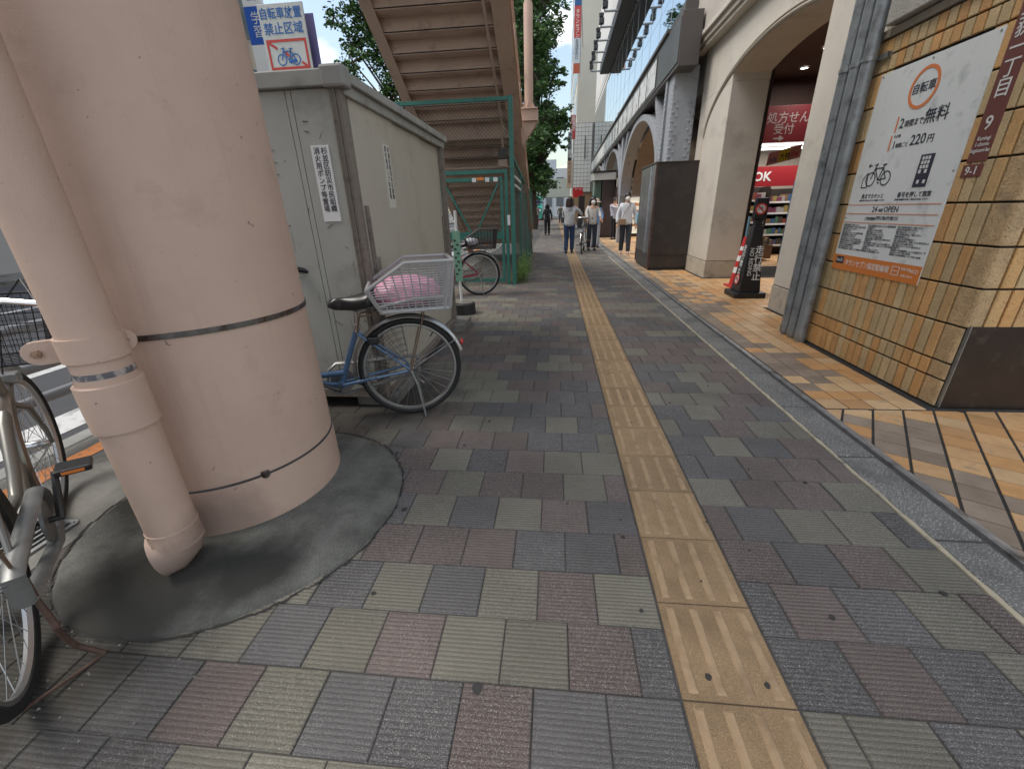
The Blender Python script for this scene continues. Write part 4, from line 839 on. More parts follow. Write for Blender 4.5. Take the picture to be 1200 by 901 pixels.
# ================================================================== KIOSK (dark cabinet)
KD = mat('kiosk_brown', (.036, .029, .026), .42, noise=.15, nscale=4, dirt=(.055, .045, .04), dscale=5)
KE = mat('kiosk_edge_brown', (.085, .045, .040), .4, noise=.15, nscale=9, dirt=(.14, .12, .11), dscale=10)
KS = thing('dark_cabinet', 'tall dark brown cabinet standing beside the walkway against the beige pillar', 'cabinet', (2.3, 9.8, 0))
MB().box(1.93, 2.70, 9.10, 10.52, .06, 1.985).build('body', KD, KS, bevel=.004)
MB().box(1.945, 2.69, 9.115, 10.5, .001, .06).build('plinth', BLKP, KS); MB().box(1.925, 2.705, 9.092, 9.10, .30, .312).build('base_strip', BLKP, KS)
MB().box(1.915, 1.955, 9.088, 9.135, .06, 1.99).build('corner_trim', KE, KS, bevel=.004); MB().box(1.915, 1.955, 10.49, 10.53, .06, 1.99).build('corner_trim', KE, KS, bevel=.004)
MB().box(1.905, 2.715, 9.085, 10.535, 1.985, 2.01).build('lid', KD, KS, bevel=.004)
for a, b in ((9.14, 9.50), (9.51, 9.98), (9.99, 10.48)): MB().box(1.916, 1.93, a, b, .33, 1.97).build('door_panel', mat('kiosk_door_grey', (.085, .083, .085), .25, noise=.2, nscale=3), KS, bevel=.003)
MB().box(1.90, 1.916, 9.44, 9.50, .3, 1.97).build('steel_strip', mat('brushed_strip', (.42, .45, .50), .3, .7, noise=.3, nscale=6), KS)
# ================================================================== RIVETED STEEL FRAME + CANOPY
th_c = math.radians(-1.05)
Mc = Matrix.Translation((2.12, 9.1, 0)) @ Matrix.Rotation(th_c, 4, 'Z')        # canopy frame: u = away from the walkway, v = along it
BG = mat('blue_grey_steel', (.36, .38, .41), .5, .1, noise=.08, nscale=4, dirt=(.20, .205, .22), dscale=4, dlo=.52, dhi=.75)
BGD = mat('grey_steel_dark', (.13, .125, .13), .55, .1, noise=.12, nscale=4)
def C(mb): return mb.xform(Mc)
def rivets(mb, pts, nrm, r=.020):
    nrm = Vector(nrm)
    for p in pts:
        p = Vector(p); a = nrm.orthogonal().normalized(); b = nrm.cross(a)
        ring = [p+(a*math.cos(i*PI/3)+b*math.sin(i*PI/3))*r for i in range(6)]; ring2 = [p+nrm*r*.55+(a*math.cos(i*PI/3)+b*math.sin(i*PI/3))*r*.65 for i in range(6)]
        mb.add(ring+ring2+[p+nrm*r*.75], [(i, (i+1) % 6, 6+(i+1) % 6, 6+i) for i in range(6)]+[(6+i, 6+(i+1) % 6, 12) for i in range(6)])
    return mb
SF = thing('riveted_steel_frame', 'blue grey riveted steel frame with arches standing behind the dark cabinet', 'steel frame', (2.3, 9.6, 0))
C(MB().box(.06, .50, .45, .85, 0, 3.6)).build('column', BG, SF, bevel=.01)
rv = MB()
for z in np.arange(2.05, 3.05, .0752):
    for u in (.13, .43): rivets(rv, [(u+(.03 if int(z/.075) % 2 else -.03), .45, z)], (0, -1, 0), .026)
for z in np.arange(2.05, 3.5, .075): rivets(rv, [(.06, .50+(.02 if int(z*20) % 2 else 0), z)], (-1, 0, 0), .018)
C(rv).build('rivets', BG, SF, smooth=True, kind='stuff')
def strut(a, b, wd, nm='brace', m=BG, dep=.18, riv=True):
    mb = MB().bar(a, b, dep, wd, up=(0, 0, 1)); o = C(mb).build(nm, m, SF)
    if riv:
        A, B = Vector(a), Vector(b); k = max(2, int((B-A).length/.09)); d = (B-A).normalized(); q = Vector((0, d.z, -d.y)).normalized()*(wd*.32)
        r_ = MB(); pts = []
        for i in range(k): p = A+(B-A)*((i+.5)/k); pts += [p+q+Vector((-dep/2, 0, 0)), p-q+Vector((-dep/2, 0, 0))]
        rivets(r_, pts, (-1, 0, 0), .017); C(r_).build('brace_rivets', m, SF, smooth=True, kind='stuff')
strut((.12, 1.05, 2.0), (.12, .95, 3.5), .14); strut((.15, 1.1, 2.0), (.15, 2.2, 3.5), .14, m=BG); strut((.22, 1.3, 2.4), (.22, 2.6, 3.5), .20, m=BGD)
strut((.30, 1.35, 2.0), (.30, 1.35, 3.5), .25, m=BGD)
def arch(v0, v1, zs, zt_, wd=.34, x0=.05, th=.13, m=BG):
    mb = MB(); N = 36
    pts_o = []; pts_i = []
    for i in range(N+1):
        a = PI*i/N; c = (v0+v1)/2; hr = (v1-v0)/2
        pts_o.append((c-hr*math.cos(a), zs+(zt_-zs)*math.sin(a))); pts_i.append((c-(hr-th)*math.cos(a), zs+(zt_-zs-th*.8)*math.sin(a)))
    for i in range(N):
        o1, o2, i1, i2 = pts_o[i], pts_o[i+1], pts_i[i], pts_i[i+1]
        mb.add([(x0, *o1), (x0, *o2), (x0, *i2), (x0, *i1), (x0+wd, *o1), (x0+wd, *o2), (x0+wd, *i2), (x0+wd, *i1)], [(0, 1, 2, 3), (7, 6, 5, 4), (1, 0, 4, 5), (3, 2, 6, 7)])
    return C(mb).build('arch_band', m, SF, smooth=True, angle=.4)
arch(1.25, 7.6, 1.6, 3.47, th=.17)
MB().box(0, 0, 0, 0, 0, 0)
arch(8.0, 14.6, 1.7, 3.5); arch(15.0, 22, 1.8, 3.5)
for v in (7.8, 14.8, 22.2):
    C(MB().box(.06, .46, v-.16, v+.16, 0, 3.55)).build('column', BG, SF, bevel=.01)
    for dv in (-1, 1): strut((.15, v+dv*.2, 2.3), (.15, v+dv*1.3, 3.5), .16, riv=(v < 10)); strut((.2, v+dv*.2, 2.9), (.2, v+dv*.75, 3.5), .12, m=BGD, riv=False)
# soffit vault + back wall behind the arches
VA = MB(); N = 16
for i in range(N):
    a0, a1 = PI*i/N, PI*(i+1)/N; c, hr = 4.4, 3.0
    VA.add([(x, c-hr*math.cos(a), 1.6+1.7*math.sin(a)) for x, a in ((.45, a0), (.45, a1), (1.3, a1), (1.3, a0))], [(0, 1, 2, 3)])
C(VA).build('vault_soffit', mat('vault_tan', (.30, .24, .19), .8, noise=.1), SF, recalc=False, smooth=True)
C(MB().box(.9, 1.1, 7.4, 8.2, 0, 3.6)).build('inner_pier', mat('inner_wall_beige', (0, 0, 0)), SF)
CA = thing('canopy', 'long dark canopy fascia with white panels above the steel arches', 'canopy', (2.12, 9.1, 3.5))
CF = mat('canopy_taupe', (.10, .087, .078), .45, noise=.06, nscale=4); CE = mat('canopy_grey', (.13, .13, .125), .35, .4, noise=.15, nscale=1.2)
C(MB().box(0, .345, 0, 24.2, 3.49, 4.27)).build('fascia_box', CF, CA, bevel=.008)
C(MB().box(-.02, 0, .02, 24.2, 3.55, 4.20)).build('fascia_face', CE, CA, bevel=.004)
C(MB().box(-.05, .9, -.0+1.0, 24.2, 4.27, 4.33)).build('capping', CF, CA); C(MB().box(.25, 1.0, .9, 24.2, 4.33, 4.62)).build('upper_fascia', mat('fascia_mauve', (.33, .30, .28), .45, .2), CA); C(MB().box(.22, 1.0, .9, 24.2, 4.62, 4.67)).build('upper_trim', CF, CA)
C(MB().box(.15, .65, .55, .95, 4.27, 4.60)).build('end_box', CF, CA)
PW = mat('white_fascia_panel', (.78, .80, .79), .35, noise=.12, nscale=7, dirt=(.36, .38, .37), dscale=4, dlo=.5, dhi=.62)  # plain white fascia panels, slightly soiled
v = 1.9
while v < 23.8:
    C(MB().box(-.03, -.02, v+.03, v+1.07, 3.62, 4.12)).build('fascia_panel', PW, CA); C(MB().box(-.034, -.02, v-.02, v+.03, 3.58, 4.16)).build('panel_divider', CF, CA); v += 1.1
for i, (a, b) in enumerate(((8.5, 1.0), (13.2, .9))):
    for j, ch in enumerate('荻窪駅') if i == 0 else enumerate('西口'): txt(ch, .42, tuple(Mc @ Vector((-.036, a+j*.9+.4, 3.70))), None, mat('canopy_letter', (.11, .12, .12), .5), CA, rot=(Mc.to_3x3() @ FACE['-x']))
# glass wall + white wall above
GF = thing('glass_facade', 'tall mirror glass facade reflecting clouds above the canopy', 'building', (3.05, 9.7, 0))
GL = mat('mirror_glass', (.62, .70, .75), .03, 1.0); FM = mat('facade_mullion', (.42, .46, .48), .4, .3); FWH = mat('facade_white', (.62, .60, .57), .6, noise=.05, nscale=.8)
v = .8; i = 0
Mg = Matrix.Translation((2.98, 9.0, 0)) @ Matrix.Rotation(math.radians(-.6), 4, 'Z')
while v < 33:
    for z0, z1 in ((4.3, 6.35), (6.36, 8.5)):
        g = MB().box(0, .05, v+.012, v+1.488, z0, z1).xform(Mg).build('glass_pane', GL, GF); g.rotation_euler = (0, 0, 0)
    MB().box(-.004, .05, v-.012, v+.012, 4.3, 8.5).xform(Mg).build('mullion', FM, GF); v += 1.5
MB().box(.06, 6, -.2, 33, 3.4, 8.5).xform(Mg).build('core', FWH, GF)
MB().box(0, 6, -.2, 33, 8.5, 15).xform(Mg).build('upper_wall', FWH, GF); 
mb = MB(); v = 0
while v < 33: mb.box(-.02, 0, v, v+.35, 8.9, 8.98); mb.box(-.02, 0, v, v+.35, 8.55, 8.62); v += .6
mb.xform(Mg).build('slot_vents', DARK, GF, kind='stuff')
for k in range(6):
    MB().box(-.015, 0, -.2+5.5*k, 5.25+5.5*k, 9.3, 14.5).xform(Mg).build('wall_panel', FWH, GF, bevel=.003)
# hanging sign box with floodlight arms
SX = thing('long_sign_box', 'long dark sign box projecting from the glass facade with floodlight arms', 'sign', (2.6, 20, 9))
MB().box(-.62, -.06, 6, 21.5, 8.62, 9.1).xform(Mg).build('box', mat('sign_charcoal', (.05, .045, .045), .5), SX, bevel=.01)
for k in range(40): MB().box(-.06, -.01, 6.05+.385*k, 6.25+.385*k, 8.60, 9.1).xform(Mg).build('rib', mat('rib_grey', (.28, .30, .33), .4, .5), SX)
for k in range(9):
    v = 8.3+1.65*k
    for sg, u0, u1 in ((-1, -.62, -1.15), (1, -.05, -.02)):
        if sg > 0: continue
        MB().tube([tuple(Mg @ Vector(p)) for p in ((u0, v, 8.8), (u1, v, 8.8))], .045, 8).build('lamp_arm', FM, SX, smooth=True)
        fl = MB(); fl.box(u1-.09, u1+.13, v-.10, v+.14, 8.92, 9.12); fl.tube([(u1, v, 8.8), (u1, v, 8.95)], .03, 6); fl.lathe([(.02, 9.12), (.10, 9.16), (.12, 9.3), (0, 9.3)], 10, (u1, v, 0))
        fl.xform(Mg).build('floodlight', mat('floodlight_black', (.04, .045, .05), .4), SX, bevel=.01)
# ================================================================== second kiosk, display, shop front under the arches
K2 = thing('corner_shop_booth', 'dark brown shop booth with a pale curved sign band under the canopy', 'kiosk', (2.3, 20, 0))
MB().box(2.02, 2.55, 19.9, 21.3, .1, 2.35).build('body', mat('booth_brown', (.045, .028, .026), .4, noise=.15), K2, bevel=.01); MB().box(1.98, 2.6, 19.86, 21.34, .001, .1).build('plinth', BLKP, K2)
mb = MB(); pts = [(1.55+.12*(1-math.cos(t)), 21.0-1.1*math.sin(t)*1) for t in np.linspace(0, PI/2, 8)]+[(2.58, 19.82)]
for (a, b), (c_, d) in zip(pts, pts[1:]): mb.add([(a, b, 2.33), (c_, d, 2.33), (c_, d, 2.60), (a, b, 2.60)], [(0, 1, 2, 3)])
mb.add([(x, y, z) for z in (2.33, 2.60) for x, y in pts+[(2.58, 21.2), (1.6, 21.2)]], [tuple(range(11-0))[:len(pts)+2], tuple(range(len(pts)+2, 2*len(pts)+4))])
mb.build('sign_band', mat('pale_sign_band', (.55, .54, .49), .5), K2); MB().box(1.6, 2.6, 19.84, 21.2, 2.60, 2.68).build('roof', DARK, K2)
MB().box(1.70, 1.98, 20.1, 21.0, .5, 2.3).build('window', mat('booth_glass', (.10, .16, .12), .05, spec=.8), K2)
BT = thing('bakery_front', 'shop front with a pale name band over a lit glass case of bread', 'shop front', (3.2, 19, 0))
MB().box(2.55, 5.2, 19.3, 19.5, 2.02, 2.34).build('name_band', mat('name_band_cream', (.50, .47, .40), .5), BT); txt('△ TOMONY', .20, (2.80, 19.295, 2.11), '-y', INK, BT, sx=.9, bold=.003)
MB().box(2.55, 5.2, 19.5, 20.6, 2.34, 3.0).build('header', DARK, BT); MB().box(2.55, 5.2, 19.6, 20.4, 1.62, 2.02).build('lintel', DARK, BT)
MB().box(2.55, 5.2, 20.4, 20.5, 0, 2.4).build('rear_wall', DARK, BT)
cs = MB().box(2.78, 4.4, 19.95, 20.4, .15, 1.62).build('display_case', mat('case_glow', (.62, .60, .52), .5, emit=(1, .95, .8, .28)), BT)
for z in (.45, .72, .99, 1.26):
    MB().box(2.82, 4.36, 19.80, 19.95, z-.015, z).build('case_shelf', WHITE, cs); mb = MB()
    for i in range(11): x = 2.86+.135*i; mb.box(x, x+.11, 19.82, 19.93, z, z+gr.uniform(.07, .15), gr.choice((0, 5, 5, 1)))
    mb.build('bread', [mat('crust_a', (.30, .10, .04), .7), PROD[1], PROD[2], PROD[3], PROD[4], mat('crust_b', (.35, .17, .06), .7)], cs, kind='stuff')
MB().box(2.56, 2.78, 19.90, 20.0, .9, 1.75).build('menu_board', mat('menu_blue_white', (.50, .54, .60), .5), BT)
MB().box(2.55, 2.60, 18.9, 19.3, 0, 2.02).build('post', KE, BT)
lamp('bakery_light', (3.4, 18.8, 1.95), 18, .9)
BK = MB().box(1.55, 1.95, 30, 30.6, 0, 2.0).build('dark_signboard', DARK, None, base=(1.75, 30, 0), label='plain dark standing board far behind the woman in the hat', cat='signboard', bevel=.02)
# ================================================================== BICYCLES
TYRE = mat('tyre', (.013, .013, .014), .75); RIM = mat('alu_rim', (.45, .45, .45), .35, .9); SPK = mat('spoke_steel', (.42, .42, .42), .35, .9)
def bicycle(label, loc, rz, frame, R_=.33, lean=0, rear_basket=None, front_basket=None, stand=None, steer=0, fender=None, sadz=.76, case=None, group=None, light=False, stand_side=0, hidden_front=False, crank_a=.5, guard=False):
    t = thing('bicycle', label, 'bicycle', (0, 0, 0), group, local=True)
    FD = fender or mat('fender_steel', (.36, .36, .36), .3, .85, noise=.1, nscale=10)
    WB = 1.06*R_/.33
    def wheel(x, nm, rot=0):
        def X(mb):
            if rot: mb.xform(Matrix.Translation((x, 0, R_)) @ Matrix.Rotation(rot, 4, 'Z') @ Matrix.Translation((-x, 0, -R_)))
            return mb
        n = 44; c = [(x+(R_-.019)*math.cos(2*PI*i/n), 0, R_+(R_-.019)*math.sin(2*PI*i/n)) for i in range(n)]
        ty = X(MB().tube(c, .019, 8, closed=True)).build('tyre' if False else nm, TYRE, t, smooth=True)
        c = [(x+(R_-.040)*math.cos(2*PI*i/n), 0, R_+(R_-.040)*math.sin(2*PI*i/n)) for i in range(n)]
        X(MB().tube(c, .0125, 6, closed=True)).build('rim', RIM, ty, smooth=True)
        X(MB().tube([(x, -.045, R_), (x, -.03, R_), (x, .03, R_), (x, .045, R_)], [.012, .02, .02, .012], 10)).build('hub', CHROME, ty, smooth=True)
        sp = MB()
        for i in range(28):
            a = 2*PI*i/28; b = a+(.9 if i % 4 < 2 else -.9)*.55; sd = .028 if i % 2 else -.028
            sp.tube([(x+.02*math.cos(b), sd, R_+.02*math.sin(b)), (x+(R_-.05)*math.cos(a), 0, R_+(R_-.05)*math.sin(a))], .0013, 3, caps=False)
        X(sp).build('spokes', SPK, ty, recalc=False); MB().tube([tuple(Vector((x+(R_-.05)*math.cos(2.2), .0, R_+(R_-.05)*math.sin(2.2)))), (x+(R_-.085)*math.cos(2.2), 0, R_+(R_-.085)*math.sin(2.2))], .004, 6).build('valve', BLKP, ty)
        return ty
    wheel(0, 'rear_wheel'); wheel(WB, 'front_wheel', steer)
    # frame
    bb = Vector((.43, 0, .27*R_/.33)); st = Vector((.29, 0, sadz-.20)); hd = Vector((WB-.24, 0, .80*R_/.33)); hb = Vector((WB-.17, 0, .60*R_/.33)); rh = Vector((0, 0, R_))
    mb = MB(); mb.tube([bb, st], .0165, 12); mb.tube([hb, hb+Vector((-.14, 0, -.06)), Vector((.62, 0, .40)), bb+Vector((.10, 0, .07)), bb+(st-bb)*.22], .019, 12); mb.tube([hb+Vector((.005, 0, -.03)), Vector((.64, 0, .31)), bb+Vector((.05, 0, .005)), bb], .0165, 12)
    for s in (-1, 1): mb.tube([bb+Vector((0, s*.03, 0)), rh+Vector((.02, s*.058, 0))], .0105, 8); mb.tube([st+Vector((0, s*.018, -.02)), rh+Vector((.01, s*.058, .01))], .008, 8)
    mb.tube([hd, hb], .019, 12); mb.tube([bb+Vector((0, -.035, 0)), bb+Vector((0, .035, 0))], .023, 14)
    mb.build('frame', frame, t, smooth=True)
    MB().tube([bb+(st-bb)*.97, st+Vector((-.012, 0, .03))], .020, 12).build('seat_clamp', CHROME, t, smooth=True)
    # fork + front end (turned with the steering)
    axis = Matrix.Translation((WB-.2, 0, 0)) @ Matrix.Rotation(steer, 4, 'Z') @ Matrix.Translation((-(WB-.2), 0, 0))
    fk = MB()
    for s in (-1, 1): fk.tube([hb+Vector((.01, 0, -.02)), hb+Vector((.03, s*.045, -.05)), Vector((WB-.03, s*.05, R_+.07)), Vector((WB, s*.05, R_))], [.014, .012, .010, .008], 8)
    fk.build('fork', CHROME if not light else frame, t, smooth=True)
    hz = hd.z+.16
    h = MB(); h.tube([hd, hd+Vector((-.045, 0, .13))], .012, 8); pts = [(hd.x-.25, .27, hz-.02), (hd.x-.12, .25, hz+.02), (hd.x-.03, .12, hz+.03), (hd.x-.03, -.12, hz+.03), (hd.x-.12, -.25, hz+.02), (hd.x-.25, -.27, hz-.02)]
    h.tube(pts, .011, 8); ho = h.xform(axis).build('handlebar', CHROME, t, smooth=True)
    for s in (-1, 1):
        MB().tube([(hd.x-.14, s*.2525, hz+.015), (hd.x-.26, s*.272, hz-.022)], .016, 10).xform(axis).build('grip', BLKP, ho, smooth=True)
        MB().tube([(hd.x-.08, s*.22, hz+.01), (hd.x-.13, s*.24, hz-.03), (hd.x-.22, s*.26, hz-.05)], .006, 6).xform(axis).build('brake_lever', STEEL, ho, smooth=True)
    cb_ = MB()
    for s in (-1, 1): cb_.tube([(hd.x-.09, s*.21, hz), (hd.x+.05, s*.16, hz+.10), (hd.x+.12, s*.06, hz-.02), (WB-.12, .0, .66), (WB-.07, 0, R_*2+.02)], .0028, 5)
    cb_.xform(axis).build('brake_cable', BLKP, t, smooth=True)
    MB().box(WB-.13, WB-.07, -.045, .045, R_*2-.01, R_*2+.03).xform(axis).build('brake_caliper', STEEL, t, bevel=.006)
    # fenders
    def fender_(x, a0, a1, nm, rad=R_+.022):
        mb = MB(); pr = [(-.030, -.012), (-.022, .002), (0, .008), (.022, .002), (.030, -.012)]; n = 26; vs = []; fs = []
        for i in range(n+1):
            a = a0+(a1-a0)*i/n
            for yy_, dr in pr: vs.append((x+(rad+dr)*math.cos(a), yy_, R_+(rad+dr)*math.sin(a)))
        for i in range(n):
            for j in range(4): fs.append((i*5+j, i*5+j+1, i*5+j+6, i*5+j+5))
        mb.add(vs, fs); f = mb.build(nm, FD, t, smooth=True, recalc=False)
        s_ = MB()
        for s in (-1, 1): s_.tube([(x, s*.05, R_), (x+(rad)*math.cos(a1-.25*(1 if a1 > a0 else -1)), s*.028, R_+rad*math.sin(a1-.25*(1 if a1 > a0 else -1)))], .0025, 5)
        s_.build('fender_stay', STEEL, f, smooth=True); return f
    fender_(0, math.radians(-5), math.radians(165), 'rear_fender'); fender_(WB, math.radians(55), math.radians(190), 'front_fender')
    MB().tube([(-.335*R_/.33, 0, R_+.14), (-.352*R_/.33, 0, R_+.14)], .018, 10).build('reflector', mat('red_reflector', (.5, .02, .02), .2), t)
    # chain case, cranks
    cc = MB(); pl = [(-.05, R_-.045), (-.05, R_+.045), (0, R_+.06), (.36, bb.z+.115), (.45, bb.z+.12), (.50, bb.z+.08), (.525, bb.z), (.50, bb.z-.07), (.43, bb.z-.095), (.0, R_-.06)]
    cc.tube([(a_, -.064, b_) for a_, b_ in pl], .024, 8, closed=True, sq=[(.45, 1)]*len(pl)); cc.prism([(bb.x+.075*math.cos(q), bb.z+.075*math.sin(q)) for q in np.linspace(0, 2*PI, 18)[:-1]], -.070, -.060, 'y'); cc.build('chain_case', case or mat('case_grey', (.25, .25, .25), .4, .5), t, smooth=True, recalc=False)
    ck = MB(); ck.tube([bb+Vector((0, -.11, 0)), bb+Vector((0, .11, 0))], .011, 8); a = crank_a
    ends = []
    for s in (-1, 1):
        e = bb+Vector((s*.165*math.cos(a), s*.115, s*.165*math.sin(a)*1.0)); ends.append((s, e)); ck.tube([bb+Vector((0, s*.10, 0)), e], [.013, .010], 8)
    ck.build('crank', mat('crank_dark', (.05, .05, .05), .4, .6), t, smooth=True)
    for s, e in ends:
        p = MB().box(e.x-.045, e.x+.045, min(e.y, e.y+s*.10), max(e.y, e.y+s*.10), e.z-.012, e.z+.012).build('pedal', BLKP, t, bevel=.006)
        MB().box(e.x-.047, e.x+.047, min(e.y+s*.02, e.y+s*.08), max(e.y+s*.02, e.y+s*.08), e.z-.005, e.z+.005).build('pedal_reflector', ORANGE, p)
    # saddle
    sx_ = st.x-.02; MB().tube([st, (sx_, 0, sadz-.06)], .0125, 12).build('seat_post', CHROME, t, smooth=True)
    mb = MB(); ns, nr = 14, 10; vs = []; L0 = sx_-.13
    for i in range(ns+1):
        u = i/ns; x = L0+.28*u; wdt = .098*(1-u)**.55*(1-.0*u)+.024 if u < .97 else .018
        wdt = (.100 if u < .25 else .100-.074*min(1, (u-.25)/.45)**.9) * (min(1, (u+.02)/.12)**.5) * (1 if u < .9 else max(.25, 1-(u-.9)*7))
        zc = sadz+.05*(1-u)**1.6-.014*math.sin(u*PI)
        for j in range(nr+1):
            a = -PI*.12+PI*1.24*j/nr; vs.append((x, wdt*math.cos(a), zc-.055+(.052 if math.sin(a) > 0 else .10*(1-u*.75))*math.sin(a)*(1 if u < .88 else max(.35, 1-(u-.88)*6))))
    fs = [(i*(nr+1)+j, i*(nr+1)+j+1, (i+1)*(nr+1)+j+1, (i+1)*(nr+1)+j) for i in range(ns) for j in range(nr)]+[tuple(range(nr+1)), tuple(range(ns*(nr+1), (ns+1)*(nr+1)))]
    fs += [(i*(nr+1), (i+1)*(nr+1), (i+1)*(nr+1)+nr, i*(nr+1)+nr) for i in range(ns)]
    mb.add(vs, fs); sd_ = mb.build('saddle', mat('saddle_black', (.016, .016, .017), .32), t, smooth=True, angle=1.2)
    sp = MB()
    for s in (-1, 1):
        sp.tube([(L0+.03, s*.05, sadz-.045), (L0+.035, s*.045, sadz-.085), (sx_, s*.02, sadz-.09), (L0+.24, s*.01, sadz-.05)], .0035, 6)
        sp.tube([(L0+.04+.004*math.cos(q*1.2), s*.05+.012*math.sin(q*1.2), sadz-.05-.0035*q) for q in range(12)], .003, 5)
    sp.build('saddle_spring', STEEL, sd_, smooth=True)
    # rack
    rk = MB(); zr_ = R_*2+.055
    for s in (-1, 1): rk.tube([(.26, s*.05, zr_-.015), (.12, s*.06, zr_), (-.26, s*.06, zr_), (-.28, s*.03, zr_)], .005, 6); rk.tube([(-.12, s*.06, zr_), (0, s*.062, R_)], .0045, 6)
    rk.tube([(st.x, .02, st.z-.03), (.26, .05, zr_-.015)], .005, 6); rk.tube([(st.x, -.02, st.z-.03), (.26, -.05, zr_-.015)], .005, 6)
    for x in (-.2, -.1, 0, .1): rk.tube([(x, -.06, zr_), (x, .06, zr_)], .004, 5)
    rk.build('rack', mat('rack_rust', (.20, .13, .09), .6, .4, noise=.3, nscale=30), t, smooth=True)
    if guard:
        for s in (-1, 1):
            gd = MB(); A = np.radians(np.linspace(95, 195, 9))
            for q in A: gd.tube([(.10*math.cos(q), s*.058, R_+.10*math.sin(q)), ((R_-.03)*math.cos(q), s*.050, R_+(R_-.03)*math.sin(q))], .0016, 3, caps=False)
            gd.v = [(-v[0], v[1], v[2]) for v in gd.v]
            for rr_ in (.10, .14, .18, .22, .26, .29): gd.tube([(-rr_*math.cos(q), s*.056, R_+rr_*math.sin(q)) for q in A], .0016, 3, caps=False)
            gd.build('dress_guard', mat('guard_wire', (.05, .055, .06), .5), t, recalc=False)
        MB().box(.17, .235, -.05, .05, R_*2-.14, R_*2-.09).build('wheel_lock', BLKP, t, bevel=.01)
    if rear_basket: rear_basket(t, zr_)
    if front_basket: front_basket(t, WB, R_, axis)
    ks = MB()
    if stand == 'side':
        s = stand_side; ks.tube([(-.0, s*.07, R_), (-.03, s*.08, R_-.06), (-.06, s*.10, R_-.15)], .008, 6); ks.tube([(-.055, s*.095, R_-.15), (-.03, s*.10, .10), (-.02, s*.11, .06), (-.045, s*.16, .012)], .008, 6); ks.tube([(-.045, s*.16, .012), (-.09, s*.08, .016), (-.14, s*.0, .03)], .005, 6)
        ks.build('kickstand', mat('stand_rust', (.09, .05, .035), .8, noise=.3, nscale=30), t, smooth=True)
    else:
        for s in (-1, 1): ks.tube([(.0, s*.062, R_), (-.03, s*.075, R_-.10), (-.055, s*.09, .012)], .007, 6)
        ks.tube([(-.055, -.09, .012), (-.055, .09, .012)], .007, 6); ks.build('kickstand', STEEL, t, smooth=True)
        MB().tube([(-.005, -.075, R_), (-.04, -.085, R_-.07), (-.035, -.09, R_-.12), (-.07, -.09, R_-.15)], [.012, .01, .011, .005], 8).build('stand_lever', CHROME, t, smooth=True)
    t.rotation_euler = (lean, 0, rz); t.location = loc
    if lean: t.rotation_mode = 'XYZ'
    return t
def plastic_basket(t, zr_, m, bag=True, x0=.165, x1=-.295):
    mb = MB(); hw0, hw1 = .135, .175
    zb0 = zr_+.015
    def pt(u, v, s): # u 0 front ->1 rear, v 0..1 height
        x = (x0-.045)*(1-u)+(x1+.03)*u; x += (.065*(1-u)-.035*u)*v
        top = .135+.135*min(1, u*2.2)
        return (x, s*(hw0+(hw1-hw0)*v), zb0+top*v)
    for s in (-1, 1):
        mb.tube([pt(u, 1, s) for u in np.linspace(0, 1, 12)], .011, 6); mb.tube([pt(u, 0, s) for u in (0, .5, 1)], .012, 6)
        for k in range(1, 20):
            v = k/20
            if k in (5,): 
                for q in (-.012, 0, .012): mb.tube([pt(u, v+q, s) for u in (0, .5, 1)], .006, 4)
            else:
                cs_ = [pt(u, k*.0138/(.135+.135*min(1, u*2.2)), s) for u in np.linspace(0, 1, 12) if k*.0138/(.135+.135*min(1, u*2.2)) < .97]
                if len(cs_) > 1: mb.tube(cs_, .0028, 4)
        for u in np.linspace(.0, 1, 11): mb.tube([pt(u, 0, s), pt(u, 1, s)], .0035 if 0 < u < 1 else .012, 4)
        mb.tube([pt(.93, 0, s), pt(.93, 1, s)], .012, 4)
    for u in (0, 1):
        mb.tube([pt(u, 1, -1), pt(u, 1, 1)], .011, 6); mb.tube([pt(u, 0, -1), pt(u, 0, 1)], .012, 6)
        for k in range(1, 14):
            a, b = Vector(pt(u, k/14, -1)), Vector(pt(u, k/14, 1)); mb.tube([a, b], .003, 4)
        for q in np.linspace(0, 1, 7): mb.tube([Vector(pt(u, 0, -1)).lerp(Vector(pt(u, 0, 1)), q), Vector(pt(u, 1, -1)).lerp(Vector(pt(u, 1, 1)), q)], .0035, 4)
    a, b = pt(0, 0, -1), pt(1, 0, 1); mb.box(min(a[0], b[0]), max(a[0], b[0]), -hw0, hw0, zb0-.004, zb0+.004)
    B = mb.build('rear_basket', m, t, smooth=True, recalc=False)
    if bag: return B
def bag_blob(name, label, cat, loc, rz, r, m, seed=1):
    bm = bmesh.new(); bmesh.ops.create_icosphere(bm, subdivisions=4, radius=1)
    rr = random.Random(seed); ph = [(Vector((rr.gauss(0, 1), rr.gauss(0, 1), rr.gauss(0, 1))).normalized(), rr.uniform(3, 9), rr.uniform(0, 6)) for _ in range(14)]
    for v in bm.verts:
        d = v.co.normalized(); f = 1+sum(.040*abs(math.sin(p.dot(d)*k+o)) for p, k, o in ph)-.25
        z = d.z; v.co = Vector((d.x*r[0]*f, d.y*r[1]*f, max(-.8, d.z)*r[2]*f))
    me = bpy.data.meshes.new(name); bm.to_mesh(me); bm.free(); me.materials.append(m); me.polygons.foreach_set('use_smooth', [True]*len(me.polygons))
    o = link(bpy.data.objects.new(name, me)); o.location = loc; o.rotation_euler = (0, 0, rz); return tag(o, label, cat)
